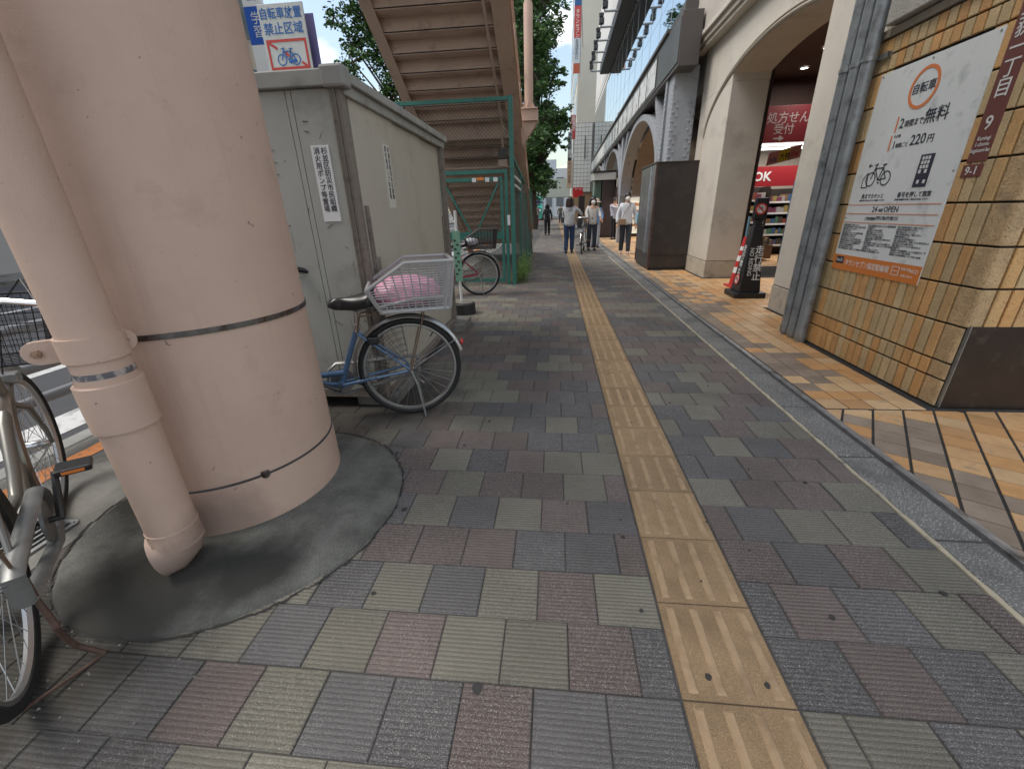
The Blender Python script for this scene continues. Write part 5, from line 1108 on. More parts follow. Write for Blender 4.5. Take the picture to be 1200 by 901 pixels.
def wire_basket(t, WB, R_, axis, m, cover=None, hwid=.17):
    mb = MB(); x0, x1, z0, z1 = WB-.14, WB+.16, .72*R_/.33, .97*R_/.33
    def q(u, v, k): # corner fns
        return None
    def P(x, y, v): c = .80+.2*v; return (WB+.0+(x-WB)*c, y*c, z0+(z1-z0)*v)
    cor = [(x0, -hwid), (x1, -hwid), (x1, hwid), (x0, hwid)]
    for v, r in ((0, .004), (.33, .002), (.66, .002), (1, .006)): mb.tube([P(*c, v) for c in cor], r, 5, closed=True)
    for i in range(4):
        a, b = cor[i], cor[(i+1) % 4]; n = 14
        for k in range(n+1):
            f = k/n; x, y = a[0]+(b[0]-a[0])*f, a[1]+(b[1]-a[1])*f; mb.tube([P(x, y, 0), P(x, y, 1)], .0015, 3, caps=False)
        for k in range(1, 9): mb.tube([P(*a, k/9), P(*b, k/9)], .0013, 3, caps=False)
    for k in range(9): f = k/8; x = x0+(x1-x0)*f; mb.tube([P(x, -hwid, 0), P(x, hwid, 0)], .0018, 3, caps=False)
    mb.tube([(WB-.16, 0, z0+.05), (WB-.19, 0, z0-.04)], .012, 6)
    mb.xform(axis).build('front_basket', m, t, smooth=True, recalc=False)
BLF = mat('bike_blue_paint', (.085, .15, .26), .32, .35, coat=.4, noise=.08, nscale=6); BSK = mat('basket_grey_plastic', (.36, .35, .345), .5, noise=.06, nscale=6)
ang = math.atan2(2.26-2.41, -1.31+.90)
blue = bicycle('blue city bicycle with a grey plastic rear basket, parked between round column and shed', (-.905, 2.405, 0), ang, BLF, .322, guard=True, rear_basket=lambda t, z: plastic_basket(t, z, BSK), sadz=.80)
dv = Vector((math.cos(ang), math.sin(ang)))
bag_blob('pink_bag', 'crumpled pink plastic bag lying in the grey rear basket of the blue bicycle', 'bag', (-.905-dv.x*.02+.01, 2.405-dv.y*.02+.0, .805), ang, (.18, .125, .085), mat('pink_plastic', (.72, .34, .48), .35, noise=.12, nscale=14, bump=.6, bscale=25, bdist=.02), 3)
RDF = mat('bike_red_paint', (.24, .02, .04), .35, .2, coat=.4)
red = bicycle('dark red bicycle with a black basket parked in front of the green cage gate', (-1.17, 6.56, 0), PI+.16, RDF, .325, sadz=.80, rear_basket=lambda t, z: plastic_basket(t, z, mat('basket_dark', (.055, .045, .042), .5)))
bag_blob('white_bag', 'crumpled white bag in the black basket of the dark red bicycle', 'bag', (-1.27, 6.56, .80), 0, (.10, .08, .06), mat('white_plastic', (.62, .64, .68), .4, noise=.1, nscale=20), 5)
SLV = mat('bike_silver_paint', (.20, .195, .175), .4, .6, coat=.2)
r0, f0 = Vector((-1.513, .641)), Vector((-1.513-.739, .641+.674)); ang2 = math.atan2(f0.y-r0.y, f0.x-r0.x)
silver = bicycle('silver bicycle with a black wire front basket at the left edge, nearest the camera', (r0.x, r0.y, 0), ang2, SLV, .33, lean=.07, stand='side', stand_side=-1, sadz=.86, case=mat('case_silver', (.20, .205, .20), .4, .5, noise=.25, nscale=8),
    front_basket=lambda t, WB, R_, ax: wire_basket(t, WB, R_, ax, mat('black_wire', (.012, .012, .016), .4), hwid=.18), fender=mat('fender_bronze', (.24, .21, .18), .3, .85), steer=-.067, light=True, crank_a=4.3)
pushed = bicycle('pale bicycle with a dark front basket pushed along the tactile strip by two women', (.92, 13.80, 0), -PI/2-.12, mat('bike_white_paint', (.5, .5, .48), .4), .33, front_basket=lambda t, WB, R_, ax: wire_basket(t, WB, R_, ax, mat('dark_wire', (.05, .05, .055), .5)), sadz=.8)
# ================================================================== PEOPLE
SKIN = mat('skin', (.50, .30, .21), .6); SKIN2 = mat('skin_tan', (.40, .23, .15), .6)
def skin_mesh(name, chains, root=0, sub=1):
    """chains: list of [(pos, (rx, ry))...]; points shared by position"""
    vs, idx, es, rad = [], {}, [], []
    for ch in chains:
        prev = None
        for p, r in ch:
            k = tuple(round(c, 4) for c in p)
            if k not in idx: idx[k] = len(vs); vs.append(p); rad.append(r if hasattr(r, '__len__') else (r, r))
            if prev is not None and idx[k] != prev and (prev, idx[k]) not in es: es.append((prev, idx[k]))
            prev = idx[k]
    me = bpy.data.meshes.new(name); me.from_pydata(vs, es, []); o = link(bpy.data.objects.new(name, me))
    m = o.modifiers.new('s', 'SKIN'); m.use_smooth_shade = True
    for i, r in enumerate(rad): me.skin_vertices[0].data[i].radius = r
    me.skin_vertices[0].data[root].use_root = True
    u = o.modifiers.new('u', 'SUBSURF'); u.levels = sub; u.render_levels = sub
    dg = bpy.context.evaluated_depsgraph_get(); out = bpy.data.meshes.new_from_object(o.evaluated_get(dg)); bpy.data.objects.remove(o); return out
def put(me, name, m, parent):
    me.materials.clear(); me.materials.append(m); me.polygons.foreach_set('use_smooth', [True]*len(me.polygons)); o = link(bpy.data.objects.new(name, me)); o.parent = parent; BASE[o.name] = (0, 0, 0); return o
def person(label, loc, rz, h, top, low, hair, legs=((.10, -.10), (.02, -.02)), hands=((-.24, .05, .78), (.24, .05, .78)), elbows=None, shoe=BLKP, long_hair=0, hat=None, mask=False, bag=None, backpack=None, group=None, skirt=False, loose=1.0, skin=None, phone=False, glance=0):
    t = thing('person', label, 'person', (0, 0, 0), group, local=True); s = h/1.6; SK = skin or SKIN
    V = lambda x, y, z: (x*s, y*s, z*s)
    hips = [V(-.085, 0, .84), V(.085, 0, .84)]; sh = [V(-.165, 0, 1.30), V(.165, 0, 1.30)]
    chains = [[(V(0, 0, .90), (.13*s, .10*s)), (V(0, 0, 1.05), (.115*s, .085*s)), (V(0, 0, 1.22), (.14*s, .09*s)), (V(0, 0, 1.33), (.07*s, .06*s)), (V(0, .005, 1.38), (.05*s, .05*s)), (V(0, .015, 1.455), (.072*s, .080*s)), (V(0, .018, 1.535), (.068*s, .080*s)), (V(0, .015, 1.58), (.04*s, .05*s))]]
    feet = []; wr = []
    for i in (0, 1):
        fx = (-1, 1)[i]*.085; fy = legs[0][i]; ky = fy*.5+.03
        chains.append([(V(0, 0, .90), (.13*s, .10*s)), (hips[i], (.085*s, .09*s)), (V(fx, ky, .46), (.055*s, .06*s)), (V(fx, fy, .09), (.036*s, .042*s)), (V(fx, fy+.02, .045), (.036*s, .04*s)), (V(fx, fy+.14, .03), (.035*s, .024*s))]); feet.append((fx, ky, fy))
        hd = hands[i]; e = elbows[i] if elbows else ((sh[i][0]/s+hd[0])/2+(-1, 1)[i]*.03, (hd[1])/2-.05, (1.30+hd[2])/2); wr.append((e, hd))
        chains.append([(V(0, 0, 1.22), (.14*s, .09*s)), (sh[i], (.055*s, .055*s)), (V(*e), (.040*s, .040*s)), (V(*hd), (.026*s, .03*s))])
    me = skin_mesh('body', chains); body = put(me, 'body', SK, t)
    # hands with fingers and thumb
    for i in (0, 1):
        e, hd = Vector(wr[i][0]), Vector(wr[i][1]); d = (hd-e).normalized(); side = Vector((0, 1, 0)) if abs(d.y) < .8 else Vector((1, 0, 0)); side = (side-d*side.dot(d)).normalized(); up = d.cross(side)
        mb = MB(); mb.tube([hd*s, (hd+d*.05)*s, (hd+d*.075)*s], [.024*s, .034*s, .030*s], 8, sq=[(1, .6)]*3)
        for k, L in enumerate((.055, .065, .06, .048)): b = hd+d*.07+side*(-.027+.018*k); mb.tube([b*s, (b+d*L*.5+up*.008)*s, (b+d*L+up*.022)*s], [.0085*s, .008*s, .006*s], 5)
        b = hd+d*.025+side*.028; mb.tube([b*s, (b+side*.028+d*.025)*s, (b+side*.036+d*.05)*s], [.010*s, .009*s, .007*s], 5)
        mb.build('hand', SK, t, smooth=True)
    # face
    for x in (-.026, .026): MB().lathe([(0, -.004*s), (.009*s, 0), (0, .004*s)], 8, (x*s, .086*s, 1.492*s), 'y').build('eye', INK, t)
    MB().tube([V(0, .086, 1.495), V(0, .106, 1.463), V(0, .088, 1.455)], [.006*s, .012*s, .008*s], 6).build('nose', SK, t, smooth=True)
    for x in (-.074, .074): MB().lathe([(0, -.02*s), (.018*s, 0), (0, .02*s)], 8, (x*s, .012*s, 1.475*s), 'z').build('ear', SK, t, smooth=True)
    if mask: MB().lathe([(0, .115*s), (.035*s, .108*s), (.055*s, .088*s), (.066*s, .055*s), (.068*s, .03*s)], 16, (0, 0, 1.447*s), 'y').build('face_mask', WHITE, t, smooth=True)
    else: MB().box(-.022*s, .022*s, .085*s, .096*s, 1.425*s, 1.433*s).build('mouth', mat('lip', (.35, .12, .10), .6), t)
    # hair
    mb = MB(); N = 12; vs = []
    for i in range(N+1):
        th = PI*.0+PI*.62*i/N
        for j in range(20):
            a = 2*PI*j/20; front = max(0, math.sin(a)); tt = th*(1-.42*front**2); r = .098*(1+.02*math.sin(5*a))
            z = 1.50+.108*math.cos(tt); vs.append(((r*.92)*math.sin(tt)*math.cos(a)*s, (.008+(r*1.03)*math.sin(tt)*math.sin(a))*s, z*s))
    mb.add(vs, [(i*20+j, i*20+(j+1) % 20, (i+1)*20+(j+1) % 20, (i+1)*20+j) for i in range(N) for j in range(20)])
    if long_hair:
        for x, y, r in ((-.06, -.045, .05), (0, -.07, .055), (.06, -.045, .05), (-.085, .0, .032), (.085, .0, .032)): mb.tube([V(x, y, 1.53), V(x*1.1, y-.01, 1.42), V(x*1.15, y-.012, 1.50-long_hair), V(x*1.0, y-.005, 1.47-long_hair)], [r*s*.8, r*s, r*s, r*s*.4], 8)
    mb.build('hair', hair, t, smooth=True, recalc=False)
    # clothing
    L = loose
    ch = [[(V(0, 0, .76), (.172*s*L, .140*s*L)), (V(0, 0, .84), (.168*s*L, .138*s*L)), (V(0, 0, .98), (.150*s*L, .115*s*L)), (V(0, 0, 1.20), (.158*s*L, .108*s*L)), (V(0, 0, 1.315), (.095*s, .078*s)), (V(0, 0, 1.35), (.062*s, .062*s))]]
    for i in (0, 1):
        e, hd = wr[i]; f = Vector(hd)*.93+Vector(e)*.07
        ch.append([(V(0, 0, 1.20), (.158*s*L, .108*s*L)), (V((-1, 1)[i]*.155, 0, 1.285), (.070*s, .068*s)), (V(*e), (.056*s*L, .054*s*L)), (V(*f), (.042*s*L, .042*s*L))])
    put(skin_mesh('shirt', ch), 'shirt', top, t)
    ch = []
    for i in (0, 1):
        fx, ky, fy = feet[i]; w2 = 1.1
        ch.append([(V(0, 0, 1.0), (.13*s, .10*s)), (V(0, 0, .90), (.150*s, .118*s)), (V(fx*1.02, 0, .80), (.100*s, .105*s)), (V(fx, ky, .46), (.072*s, .078*s)), (V(fx, fy, .12), (.062*s, .066*s)), (V(fx, fy, .075), (.060*s, .066*s))])
    put(skin_mesh('trousers', ch), 'trousers', low, t)
    for i in (0, 1):
        fx, ky, fy = feet[i]; mb = MB(); mb.tube([V(fx, fy-.055, .035), V(fx, fy, .045), V(fx, fy+.09, .035), V(fx, fy+.165, .022)], [.030*s, .045*s, .045*s, .026*s], 10, sq=[(1, .85)]*4); mb.box((fx-.042)*s, (fx+.042)*s, (fy-.075)*s, (fy+.17)*s, .0, .012*s); mb.build('shoe', shoe, t, smooth=True)
    if hat: 
        mb = MB().lathe([(0, 1.625*s), (.07*s, 1.62*s), (.102*s, 1.585*s), (.108*s, 1.535*s), (.165*s, 1.50*s), (.163*s, 1.494*s), (.10*s, 1.52*s)], 24); mb.build('hat', hat, t, smooth=True)
    if bag:
        x, y, z, m = bag; mb = MB().box((x-.10)*s, (x+.10)*s, (y-.035)*s, (y+.035)*s, (z-.08)*s, (z+.08)*s); mb.build('handbag', m, t, bevel=.02); MB().tube([V(x, y, z+.07), V(x*.5, .125 if y > 0 else -.125, 1.12), V(-x*.55, .09 if y > 0 else -.09, 1.30), V(-x*.62, 0, 1.36), V(-x*.5, -.10 if y > 0 else .10, 1.25), V(x, -.08 if y > 0 else .08, z+.2), V(x, y, z+.06)], .008*s, 6).build('bag_strap', m, t, smooth=True)
    if backpack:
        mb = MB().box(-.14*s, .14*s, -.27*s, -.12*s, .92*s, 1.32*s); mb.build('backpack', backpack, t, bevel=.04)
    if backpack or phone == 'straps':
        for x in (-.09, .09): MB().tube([V(x, -.10, 1.30), V(x, -.02, 1.365), V(x, .10, 1.28), V(x*1.1, .13, 1.12), V(x*1.5, .05, .98)], .016*s, 6).build('shoulder_strap', backpack or INK, t, smooth=True)
    if phone is True: MB().box((hands[1][0]-.06)*s, (hands[1][0]+.02)*s, (hands[1][1]+.02)*s, (hands[1][1]+.03)*s, (hands[1][2]+.02)*s, (hands[1][2]+.16)*s).build('phone', BLKP, t, bevel=.004)
    t.location = loc; t.rotation_euler = (0, 0, rz); return t
def cloth(n, c, c2=None, **k): return mat('cloth_'+n, c, .85, col2=c2, nscale=k.pop('ns', 14), noise=.0, **k)
HB = mat('hair_dark_brown', (.030, .016, .012), .5); HK = mat('hair_black', (.012, .010, .011), .45)
JEAN = cloth('jeans', (.028, .055, .13)); NAVY = cloth('navy', (.022, .028, .045)); SNEAK = mat('navy_sneaker', (.03, .04, .07), .6)
person('dark haired woman in a grey striped top and blue jeans seen from behind', (.43, 13.12, 0), -.12, 1.56, cloth('striped', (.40, .42, .43), (.52, .53, .54), ns=22), JEAN, HB, legs=((-.04, .06),), hands=((-.14, .24, 1.02), (.36, .24, 1.06)), long_hair=.16, shoe=SNEAK, bag=(-.14, .13, .95, INK), loose=1.08)
person('woman with long dark hair, white mask and pale cardigan walking beside the pushed bicycle', (1.16, 13.95, 0), PI+.15, 1.55, cloth('cardigan', (.50, .49, .46)), NAVY, HK, legs=((.05, -.05),), hands=((-.20, .24, .98), (.20, .20, .95)), long_hair=.24, mask=True)
person('woman in a light blue top, cream sun hat and grey trousers', (1.36, 15.0, 0), PI+.05, 1.50, cloth('blue_top', (.20, .36, .62)), cloth('light_grey', (.38, .40, .46)), HK, legs=((.08, -.08),), hands=((-.20, .18, .92), (.21, .02, .80)), hat=mat('cream_hat', (.55, .48, .38), .8), phone='straps', skin=SKIN2)
person('woman in a white shirt, mask and dark trousers with a tan shoulder bag', (1.98, 12.6, 0), PI-.04, 1.60, cloth('white_shirt', (.62, .64, .68)), cloth('dark_slate', (.035, .042, .055)), HK, legs=((.12, -.10),), hands=((-.26, .06, .76), (.25, .10, .80)), mask=True, bag=(.13, .15, .86, mat('tan_leather', (.30, .20, .12), .5)), loose=1.12, shoe=mat('pale_sandal', (.45, .32, .26), .6))
person('man in a white shirt and black trousers looking at a phone beside the dark booth', (2.42, 18.6, 0), PI+.5, 1.62, cloth('white_shirt2', (.50, .52, .62)), cloth('black_trousers', (.014, .014, .018)), HK, hands=((-.10, .26, 1.12), (.04, .28, 1.18)), phone=True, legs=((0, .02),))
person('person in black with a black backpack walking away under the street trees', (-.38, 22.6, 0), -.05, 1.50, cloth('dark_grey', (.05, .05, .06)), cloth('black_trousers', (0, 0, 0)), HK, backpack=mat('black_pack', (.014, .014, .017), .6), legs=((-.06, .1),), long_hair=.12)
person('person in olive grey clothes standing far down the pavement', (.50, 41, 0), PI, 1.6, cloth('olive', (.10, .10, .08)), cloth('grey2', (.07, .07, .075)), HK)
person('person in a pale top with a dark umbrella near the tree trunks', (-1.55, 38, 0), .2, 1.6, cloth('pale_pink', (.45, .38, .36)), cloth('wine', (.15, .02, .04)), HK)
UM = thing('umbrella', 'dark blue umbrella held open by the far person near the tree trunks', 'umbrella', (-1.40, 38.2, 0)); mb = MB(); mb.lathe([(0, 1.95), (.25, 1.90), (.48, 1.76), (.47, 1.75), (.24, 1.88), (0, 1.93)], 16, (-1.40, 38.2, 0)); mb.build('umbrella_cover', mat('umbrella_navy', (.05, .07, .16), .6), UM, smooth=True); MB().tube([(-1.40, 38.2, .95), (-1.40, 38.2, 1.93)], .012, 6).build('shaft', STEEL, UM)
person('person in a cyan top and crumpled pale grey trousers mostly hidden behind the dark cabinet', (2.34, 11.5, 0), -.4, 1.58, cloth('cyan', (.12, .45, .62)), cloth('crumpled_grey', (.42, .42, .40)), HK, loose=1.1)
# ================================================================== TREES
BARK = mat('bark', (.085, .065, .048), .95, noise=.3, nscale=8, bump=1, bscale=40, bdist=.02)
LV = [mat('leaf_dark', (.035, .095, .022), .6), mat('leaf_mid', (.060, .145, .032), .6), mat('leaf_light', (.115, .215, .05), .6)]
def tree(label, base, trunk_top, clumps, nleaf, ls, seed, tr=.16, group='street trees', limbs=True, sparse=.0):
    rr = np.random.default_rng(seed); t = thing('street_tree', label, 'tree', base, group); b = Vector(base)
    mb = MB(); p = [b+Vector((.03*math.sin(i*2), .03*math.cos(i), trunk_top*i/5)) for i in range(6)]; mb.tube(p, [tr*1.25, tr, tr*.92, tr*.85, tr*.75, tr*.6], 12); mb.build('trunk', BARK, t, smooth=True)
    lm = MB(); vs = []; fs = []; mi = []; cen = []
    tot = sum(c[3]*c[4]*c[5] for c in clumps)
    for (x, y, z, rx, ry, rz_) in clumps:
        c = Vector((x, y, z)); lm.tube([b+Vector((0, 0, trunk_top*.75)), (b+Vector((0, 0, trunk_top))).lerp(c, .5)+Vector((0, 0, .1*rz_)), c], [tr*.45, tr*.25, .012], 6)
        n = int(nleaf*(rx*ry*rz_)/tot)
        # twig sprays inside the clump
        nt_ = max(3, n//26)
        d = rr.normal(size=(nt_, 3)); d /= np.linalg.norm(d, axis=1, keepdims=True); rad = rr.uniform(.25, 1.08, (nt_, 1))**.6
        tw = np.array([x, y, z])+d*rad*np.array([rx, ry, rz_])
        for k in range(min(nt_, 26)): lm.tube([c, Vector(tw[k])], [.02, .006], 3, caps=False)
        idx = rr.integers(0, nt_, n); sg = .16*min(rx, rz_)+.05
        cen.append(tw[idx]+rr.normal(scale=sg*.62, size=(n, 3))*np.array([1.2, 1.2, .7]))
    lm.build('limb', BARK, t, smooth=True, recalc=False)
    P = np.concatenate(cen); n = len(P); a = rr.normal(size=(n, 3)); a /= np.linalg.norm(a, axis=1, keepdims=True); a[:, 2] *= .5
    u = np.cross(a, rr.normal(size=(n, 3))); u /= np.linalg.norm(u, axis=1, keepdims=True); s = rr.uniform(.6, 1.25, (n, 1))*ls
    v0 = P-a*s; v1 = P+u*s*.55; v2 = P+a*s; v3 = P-u*s*.55
    co = np.stack([v0, v1, v2, v3], 1).reshape(-1, 3)-np.array(base)
    me = bpy.data.meshes.new('crown'); me.vertices.add(4*n); me.vertices.foreach_set('co', co.astype(np.float32).ravel()); me.loops.add(4*n); me.loops.foreach_set('vertex_index', np.arange(4*n, dtype=np.int32)); me.polygons.add(n); me.polygons.foreach_set('loop_start', np.arange(0, 4*n, 4, dtype=np.int32))
    for m in LV: me.materials.append(m)
    me.polygons.foreach_set('material_index', rr.choice(3, n, p=(.35, .42, .23)).astype(np.int32)); me.update(); me.validate()
    o = link(bpy.data.objects.new('crown', me)); o.parent = t; o.location = (0, 0, 0); return t
rc = random.Random(31)
cl = []
for z, rx, n_ in ((3.2, 1.5, 8), (4.8, 2.0, 10), (6.6, 2.15, 12), (8.4, 2.0, 11), (10.2, 1.8, 9), (12.0, 1.4, 7), (13.6, .8, 4)):
    for i in range(n_): a = 2*PI*i/n_+rc.uniform(-.3, .3); q = rx*rc.uniform(.35, .78); k = rc.uniform(.75, 1.25); cl.append((-1.45+q*math.cos(a), 29.8+q*math.sin(a), z+rc.uniform(-.6, .6), 1.0*k, 1.0*k, .75*k))
tree('large dense green street tree standing beyond the fence at the left of the walkway', (-1.42, 30.6, 0), 3.4, cl, 30000, .115, 1, .20)
cl = []
for z, rx, n_ in ((4.6, 1.5, 5), (6.0, 2.0, 7), (7.6, 2.0, 7), (9.2, 1.6, 5)):
    for i in range(n_): a = 2*PI*i/n_+rc.uniform(-.4, .4); q = rx*rc.uniform(.3, .8); k = rc.uniform(.7, 1.2); cl.append((-1.55+q*math.cos(a), 21.0+q*math.sin(a), z+rc.uniform(-.5, .5), .7*k, .7*k, .6*k))
tree('nearer street tree with thin upper branches rising behind the pink lamp mast', (-2.4, 20.5, 0), 4.0, cl, 12000, .095, 2, .15)
cl = []
for (x, z, k) in [(-3.6, 3.9, .5), (-3.9, 4.5, .55), (-4.3, 5.1, .55), (-3.4, 3.2, .45), (-4.7, 4.75, .35), (-5.1, 5.2, .28), (-4.5, 4.15, .32), (-4.05, 3.7, .30), (-4.75, 3.95, .24), (-3.2, 4.6, .5), (-3.6, 5.4, .6), (-2.8, 3.7, .4), (-3.0, 2.7, .35), (-4.9, 5.9, .5), (-3.9, 6.2, .7), (-3.35, 2.85, .3)]:
    cl.append((x*.995-.08, 11.4+rc.uniform(-.5, .5), z*1.03+.12, k, k*.8, k*.75))
tree('leafy street tree showing between the no bicycle sign and the footbridge stairs', (-3.25, 11.6, 0), 2.6, cl, 17000, .05, 3, .11)
cl = [(-2.6+rc.uniform(-1.5, 1.5), 37+rc.uniform(-1.5, 1.5), 3.2+rc.uniform(-1, 3.5), 1.0, 1.0, .8) for _ in range(16)]
tree('farther green street tree low behind the large one', (-2.4, 37, 0), 3.0, cl, 7000, .13, 5, .16)
# ================================================================== SIGNS OVER THE SHED
NB = thing('no_bicycle_parking_sign', 'white no bicycle parking sign with a red framed blue bicycle above the shed roof', 'sign', (-2.74, 5.0, 0))
MB().box(-2.985, -2.505, 4.985, 5.0, 2.50, 3.185).build('board', mat('sign_white', (.56, .58, .55), .5, noise=.05, dirt=(.35, .34, .28), dscale=6, dlo=.6, dhi=.75), NB, bevel=.004)
txt('自転車放置', .098, (-2.752, 4.982, 3.070), '-y', BLUEP, NB, align='CENTER', sx=.92, bold=.0022); txt('禁止区域', .105, (-2.745, 4.982, 2.945), '-y', BLUEP, NB, align='CENTER', sx=1.0, bold=.0022)
strokes([[(-2.945, 2.655), (-2.54, 2.655), (-2.54, 2.885), (-2.945, 2.885), (-2.945, 2.655)], [(-2.935, 2.875), (-2.85, 2.82)], [(-2.775, 2.785), (-2.735, 2.755)], [(-2.61, 2.70), (-2.56, 2.665)]], .022, '-y', REDP, NB, 'red_frame', (0, 4.982, 0))
strokes(icon(-2.745, 2.725, .150), .010, '-y', BLUEP, NB, 'bicycle_mark', (0, 4.9805, 0)); MB().box(-2.75, -2.66, 4.978, 4.981, 2.70, 2.725).build('chain_mark', BLUEP, NB)
MB().tube([(-2.74, 5.04, 0), (-2.74, 5.04, 3.1)], .03, 10).build('pole', WHITE, NB, smooth=True)
MB().box(-2.90, -2.455, 5.07, 5.085, 2.45, 3.12).build('rear_board', mat('sign_back_violet', (.14, .13, .30), .5), NB, bevel=.004)
# rails beside the road
GR_ = thing('guard_rail', 'grey pipe guard rail along the kerb of the road', 'guard rail', (-2.95, 1, 0))
for z in (.30, .48, .70): MB().tube([(-2.95, -5, z), (-2.95, 14, z)], .030, 10).build('rail_pipe', mat('rail_grey', (.26, .27, .29), .4, .2, noise=.1), GR_, smooth=True)
for y in (-3, 0, 3, 6, 9, 12): MB().tube([(-2.95, y-.45, 0), (-2.95, y-.45, .72)], .045, 10).build('rail_post', mat('rail_grey', (0, 0, 0)), GR_, smooth=True)
# ================================================================== FAR STREET
def windows(parent, fx, y0, y1, z0, z1, dy, dz, m, face='x', fm=None, wd=.6, hg=.6):
    fm = fm or FM
    y = y0+dy*.2
    while y+dy*wd < y1:
        z = z0+dz*.25
        while z+dz*hg < z1:
            if face == 'x': f = MB().box(fx-.03, fx+.03, y-.06, y+dy*wd+.06, z-.06, z+dz*hg+.06).build('window', fm, parent); MB().box(fx-.04, fx-.03, y, y+dy*wd, z, z+dz*hg).build('pane', m, f); MB().box(fx+.03, fx+.04, y, y+dy*wd, z, z+dz*hg).build('pane', m, f)
            else: f = MB().box(y-.06, y+dy*wd+.06, fx-.03, fx+.03, z-.06, z+dz*hg+.06).build('window', fm, parent); MB().box(y, y+dy*wd, fx-.04, fx-.03, z, z+dz*hg).build('pane', m, f)
            z += dz
        y += dy
PANE = mat('far_pane', (.06, .09, .11), .08, spec=.8); PANE2 = mat('far_pane_grey', (.12, .14, .15), .2)
B1 = thing('beige_tower', 'tall plain beige building end rising behind the banner and the glass facade', 'building', (2.6, 47, 0))
MB().box(2.02, 9, 48, 70, 0, 34).build('wall', mat('tower_beige', (.50, .48, .41), .8, noise=.05, nscale=.6), B1); windows(B1, 2.02, 48.5, 70, 3, 30, 3, 3, PANE)
MB().box(1.98, 2.5, 47.6, 48, 7.6, 8.4).build('balcony', DARK, B1)
B2 = thing('grid_tiled_building', 'white grid tiled building behind the hanging shop signs', 'building', (2.3, 43, 0))
MB().box(1.66, 6, 43.02, 47, 2.6, 8.2).build('wall', mat('grid_joint', (.20, .19, .18), .9), B2); WTL = mat('white_wall_tile', (.60, .60, .56), .5, noise=.08, nscale=1); tm_ = MB().cblock(.01, .30, 0, .02, .01, .30, .0).mesh('wall_tile', WTL, recalc=True)
for i in range(5):
    for j in range(17): inst(tm_, 'wall_tile', B2, (1.66-2.3+.315*i, 43.0-43, 2.66+.325*j))
for j in range(17):
    for i in range(6): 
        o = inst(tm_, 'wall_tile', B2, (1.66-2.3, 43.05+.32*i+.29-43, 2.66+.325*j), -PI/2)
MB().box(1.70, 6, 43.1, 47, 0, 2.6).build('shop_front', mat('shop_tan', (.28, .18, .10), .7), B2); MB().box(2.60, 2.66, 42.9, 43.0, 5.4, 7.2).build('window', DARK, B2)
BN = thing('vertical_banner', 'long vertical banner, blue over red over white, hanging in front of the beige tower', 'banner', (1.6, 40, 13))
for z0, z1, c, n_ in ((11.1, 11.75, (.42, .10, .05), 'orange_field'), (11.75, 13.35, (.50, .56, .60), 'white_field'), (13.35, 15.30, (.45, .06, .05), 'red_field'), (15.30, 17.0, (.02, .09, .25), 'blue_field')):
    MB().box(1.30, 1.80, 40, 40.08, z0, z1-.01).build(n_, mat('banner_'+n_, c, .7), BN)
txt('タウンセブン', .30, (1.40, 39.99, 14.85), '-y', WP, BN, vertical=True, space=.98, bold=.004); txt('荻窪駅西口', .26, (1.42, 39.99, 13.05), '-y', DI, BN, vertical=True, space=1.0); txt('営業中', .3, (1.40, 39.99, 16.5), '-y', WP, BN, vertical=True)
MB().tube([(1.84, 40.05, 10.8), (1.84, 40.05, 17.5)], .03, 6).build('pole', STEEL, BN); MB().tube([(1.84, 40.05, 15.1), (2.4, 48, 15.1)], .03, 6).build('stay', STEEL, BN)
def vsign(label, x0, x1, y, z0, z1, c, body, cm, size, sp=1.0):
    t = thing('shop_sign', label, 'sign', ((x0+x1)/2, y, z0)); MB().box(x0, x1, y, y+.15, z0, z1).build('panel', mat('vs_'+str(round(c[0]*1000))+str(round(z0*10)), c, .6), t, bevel=.01); txt(body, size, (x0+(x1-x0)*.14, y-.01, z1-size*1.0), '-y', cm, t, vertical=len(body) > 2 and (z1-z0) > (x1-x0)*1.5, space=sp, bold=.004, sx=.85); return t
vsign('red vertical shop sign at the top of the sign stack beside the white tiled building', 1.20, 1.62, 40, 6.6, 8.3, (.40, .05, .05), '居酒屋', WP, .40)
vsign('grey and white vertical shop sign under the red one beside the white tiled building', .98, 1.30, 38.5, 5.4, 6.9, (.40, .41, .42), '歯科医院', DI, .30)
vsign('black vertical shop sign between grey and cream signs', .98, 1.30, 38.3, 4.6, 5.35, (.03, .03, .035), '焼鳥', WP, .28)
vsign('cream vertical sign with brown characters near the red square sign', .90, 1.30, 36, 2.75, 4.6, (.55, .42, .30), '天すけ本店', mat('brown_print', (.12, .05, .03), .6), .30)
vsign('bright red square shop sign with white lettering below the grid tiled building', 1.36, 2.12, 35, 2.02, 2.72, (.55, .015, .02), 'ラーメン', WP, .20)
OP = thing('cross_bridge', 'pale concrete footbridge crossing the street far away', 'footbridge', (0, 62, 0)); MB().box(-16, 2.6, 62, 65, 2.75, 5.0).build('deck', mat('far_concrete', (.40, .42, .38), .9), OP); MB().box(2.2, 3.2, 62, 65, 0, 2.75).build('pier', mat('far_concrete', (0, 0, 0)), OP); MB().box(-14, -13, 62, 65, 0, 2.75).build('pier', mat('far_concrete', (0, 0, 0)), OP)
for i, (x0, x1, y, z1, c, l) in enumerate(((-9, 0.2, 100, 11, (.38, .42, .46), 'pale blue grey office block seen through the trees at the end of the street'), (-.2, 3.4, 84, 8, (.50, .52, .54), 'low white building closing the end of the street'))):
    b = thing('office_block', l, 'building', (x0, y, 0)); MB().box(x0, x1, y, y+18, 0, z1).build('wall', mat('office_%d' % i, c, .8), b); windows(b, y, x0, x1, 1, z1, 2.2, 3, PANE2, face='y')
